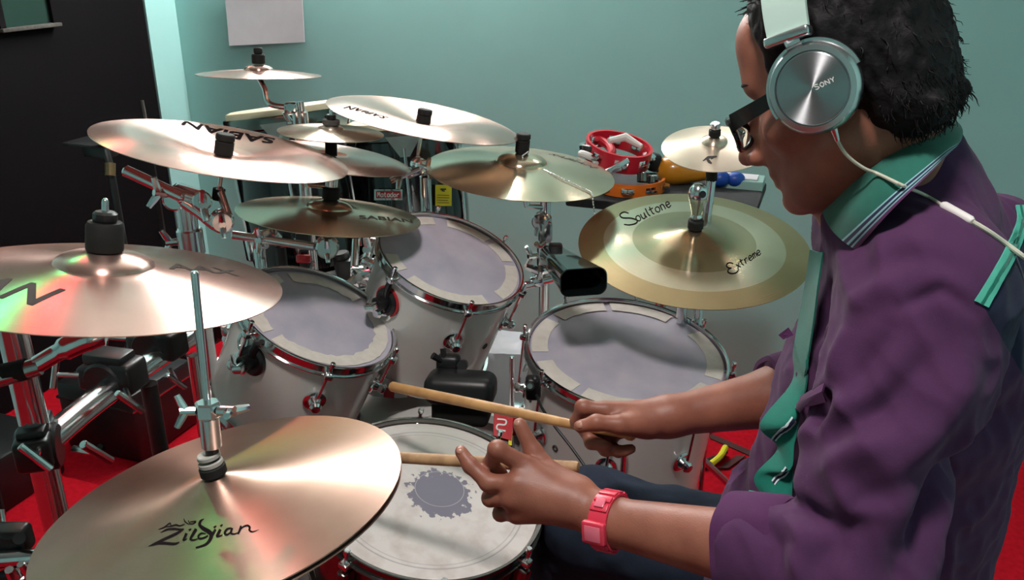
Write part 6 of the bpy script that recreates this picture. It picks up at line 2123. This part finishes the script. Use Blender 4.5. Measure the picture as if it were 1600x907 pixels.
sp_t = thing('spectacles', 'black framed spectacles on the drummer\'s nose', 'glasses', V(gp(.115, 0, -.005)))
mb = MB(); mb3 = MB()
for s in (-1, 1):
    cc = (.121, s * .034, -.010)
    ring = []
    for k in range(29):
        a = 2 * math.pi * k / 28
        ca, sa = math.cos(a), math.sin(a)
        sx = math.copysign(abs(ca) ** .85, ca); sz = math.copysign(abs(sa) ** .85, sa)
        l = s * (.034 + .0262 * sx); uu = -.008 + .0172 * sz + (.004 * sx if sz > 0 else 0)
        ring.append(V(gp(.118 - .012 * ((abs(l) - .03) / .03) ** 2 * (1 if abs(l) > .03 else .4), l, uu)))
    mb.tube(ring, .0028, 8)
    top = ring[2:13]
    mb.tube(top, [.0028] + [.0042] * (len(top) - 2) + [.0028], 8)
    vs = [sum((V(r) for r in ring[:-1]), V((0, 0, 0))) / 28] + ring[:-1]
    mb3.raw(vs, [[0, i + 1, (i + 1) % 28 + 1] for i in range(28)])
    arm = [V(gp(.104, s * .064, .004)), V(gp(.10, s * .071, .005)), V(gp(.06, s * .0765, .008)), V(gp(.02, s * .0785, .012)), V(gp(-.015, s * .081, .008)), V(gp(-.04, s * .08, -.01))]
    ar = MB()
    rws = [[p + e_u * .0075 * w, p - e_u * .0075 * w] for p, w in zip(arm, (1.25, 1.2, 1.05, .9, .8, .6))]
    ar.grid(rws, .0035 * (1 if s > 0 else -1)).build('temple', M['frame_black'], sp_t, angle=60)
mb.tube([V(gp(.119, -.008, -.002)), V(gp(.122, 0, .001)), V(gp(.119, .008, -.002))], .0032, 8)
mb.build('rims', M['frame_black'], sp_t)
mb3.build('lenses', M['lens'], sp_t)

# ---- headphones
hp_t = thing('headphones', 'silver headphones with a mint band on the drummer\'s head', 'headphones', V(hp(0, .1, .0)))
for s in (-1, 1):
    ax_ = (e_l * s + e_f * (-.10) + V((0, 0, 0.02))).normalized()
    F = frame(V(hp(-.002, s * .094, -.001)), ax_, e_u)
    MB().lathe([(0, -.022), (.03, -.022), (.036, -.018), (.036, -.006), (.03, -.003), (0, -.003)], F, 40).build('ear_pad', M['leather'], hp_t)
    c = MB().lathe([(.030, -.004), (.042, -.004), (.0435, 0), (.0435, .008), (.0405, .0125), (.0355, .0135), (.0345, .011), (0, .011)], F, 64).build('ear_cup', M['silver'], hp_t)
    MB().lathe([(.0425, .0015), (.0465, .0015), (.047, .0035), (.0465, .0055), (.0425, .0055)], F, 48, closed=True, a0=math.radians(-75), a1=math.radians(115)).build('yoke_ring', M['silver'], hp_t)
    cap = MB().lathe([(.0338, 0), (.0338, .0016), (.033, .0022), (0, .0024)], None, 64).build('cup_disc', M['disc'] if 'disc' in M else bronze('spun_aluminium', (.5, .51, .53, 1), (.45, .46, .48, 1), .42, .96, metal=1.0), c, local=True)
    Fc = F @ Matrix.Translation((0, 0, .0112))
    M['disc'] = cap.data.materials[0]
    cap.matrix_local = Matrix.Translation(-V(hp_t.location)) @ Fc
    if s > 0:
        mbw = MB()
        def on_cup(x, y, F=Fc): return on_plane(x, y, F @ V((0, 0, .0029)), ax_)
        cosr, sinr = math.cos(-.42), math.sin(-.42)
        def rot_place(x, y): return on_cup(1274 + x * cosr - y * sinr, 139 + x * sinr + y * cosr)
        word(mbw, 'SONY', 0, -6, 36, 7.5, rot_place, 1.5)
        mbw.build('cup_lettering', M['ink_white'], c)
        cupF = F
# head band: wide painted band over the head
MB_mint = mat('mint_band', lin(190, 214, 204), .2, metal=.15, noise=.05)
rows = []; rows_in = []
for k in range(41):
    a = math.pi * (k / 40)
    l = .099 * math.cos(a); u = .012 + .141 * math.sin(a) ** .8
    wv = .020 + .004 * math.sin(a)
    f0 = .010 + .004 * math.sin(a)
    if l > 0 and u < .055: wv *= .95
    rows.append([V(hp(f0 + wv * j, l * 1.03, u)) for j in (-1, -.5, 0, .5, 1)])
rows_b = [r for r in rows if (HR.T @ (np.array(r[2]) - np.array(H0)))[2] > .047]
MB().grid(rows_b, -.004).build('headband', MB_mint, hp_t, angle=60)
for s in (0, -1):
    r = rows_b[s]; r2 = rows_b[1 if s == 0 else -2]
    dn = (r[2] - r2[2]).normalized(); c = r[2] + dn * .004
    MB().box(c, (.046, .010, .014), frame(V((0, 0, 0)), dn, e_f).to_3x3().to_4x4() @ Matrix.Rotation(math.pi / 2, 4, 'X'), bev=.003, seg=3).build('band_slider', M['silver'], hp_t)
    sg = 1 if (c - V(hp(0, 0, .05))).dot(e_l) > 0 else -1
    MB().tube([c, c + dn * .008, V(hp(-.001, sg * .1, .046))], [.006, .006, .005], 10).build('slider_arm', M['silver'], hp_t)
# cable, remote: laid on the collar and shoulder
cpx = [(1300, 194, None), (1308, 207, None), (1318, 224, None), (1334, 245, None), (1358, 264, .0), (1395, 284, .0), (1440, 303, .0), (1476, 324, .0)]
def on_cloth(px, py, off):
    d = (P(px, py, 1) - EYE).normalized(); best = None
    for bv in (shirt_bvh, col_bvh):
        h = bv.ray_cast(EYE, d)
        if h[0] is not None and (best is None or h[3] < best): best = h[3]
    return EYE + d * (best - off) if best else None


col_bvh = bvh_of(co_)
c_lo = cupF @ V((-.041, 0, .004))
start = on_plane(1302, 198, c_lo, (EYE - c_lo).normalized())
p4 = on_cloth(1372, 272, .006) or P(1372, 272, .85)
pts = [start, start.lerp(p4, .12) + V((0, 0, -.008)), start.lerp(p4, .35) + V((0, -.0, -.012)), start.lerp(p4, .7) + V((0, 0, -.008)), p4]
for x, y in ((1410, 290), (1445, 305), (1478, 324)): pts.append(on_cloth(x, y, .005) or P(x, y, .83))
MB().tube(spline(pts, 6), .0017, 8).build('cable', M['cable_white'], hp_t)
MB().cyl(start, start.lerp(pts[1], 1.0), .0042, .0024, 12).build('cable_plug', M['silver'], hp_t)
r0_, r1_ = on_cloth(1472, 320, .006) or P(1472, 320, .82), on_cloth(1520, 347, .006) or P(1520, 347, .82)
MB().tube([r0_, r0_.lerp(r1_, .08), r0_.lerp(r1_, .92), r1_], [.003, .0046, .0046, .003], 12).build('cable_remote', M['ink_white'], hp_t)
pts = [r1_]
for x, y in ((1545, 362), (1572, 381)):
    h_ = on_cloth(x, y, .006)
    if h_ is not None and (h_ - pts[-1]).length < .13: pts.append(h_)
zc = (pts[-1] - EYE).dot(AX_F)
pts += [P(1600, 402, zc - .006), P(1640, 434, zc), P(1680, 490, zc + .03), P(1700, 580, zc + .06), P(1705, 700, zc + .10)]
MB().tube(spline(pts, 6), .0024, 8).build('cable', M['cable_white'], hp_t)

# ---- drum throne
tr = thing('drum_throne', 'round black drum throne under the drummer', 'stool', (.50, .965, 0))
MB().cyl((.50, .965, .43), (.50, .965, .525), .165, seg=40, bev=.02).build('seat', M['leather'], tr)
MB().cyl((.50, .965, .1), (.50, .965, .43), .02).build('post', M['chrome'], tr)
for k in range(3):
    a = .9 + k * 2 * math.pi / 3; d = V((math.cos(a), math.sin(a), 0))
    MB().tube([V((.50, .965, .26)), V((.50, .965, .015)) + d * .25], .011, 8).build('leg', M['chrome'], tr)
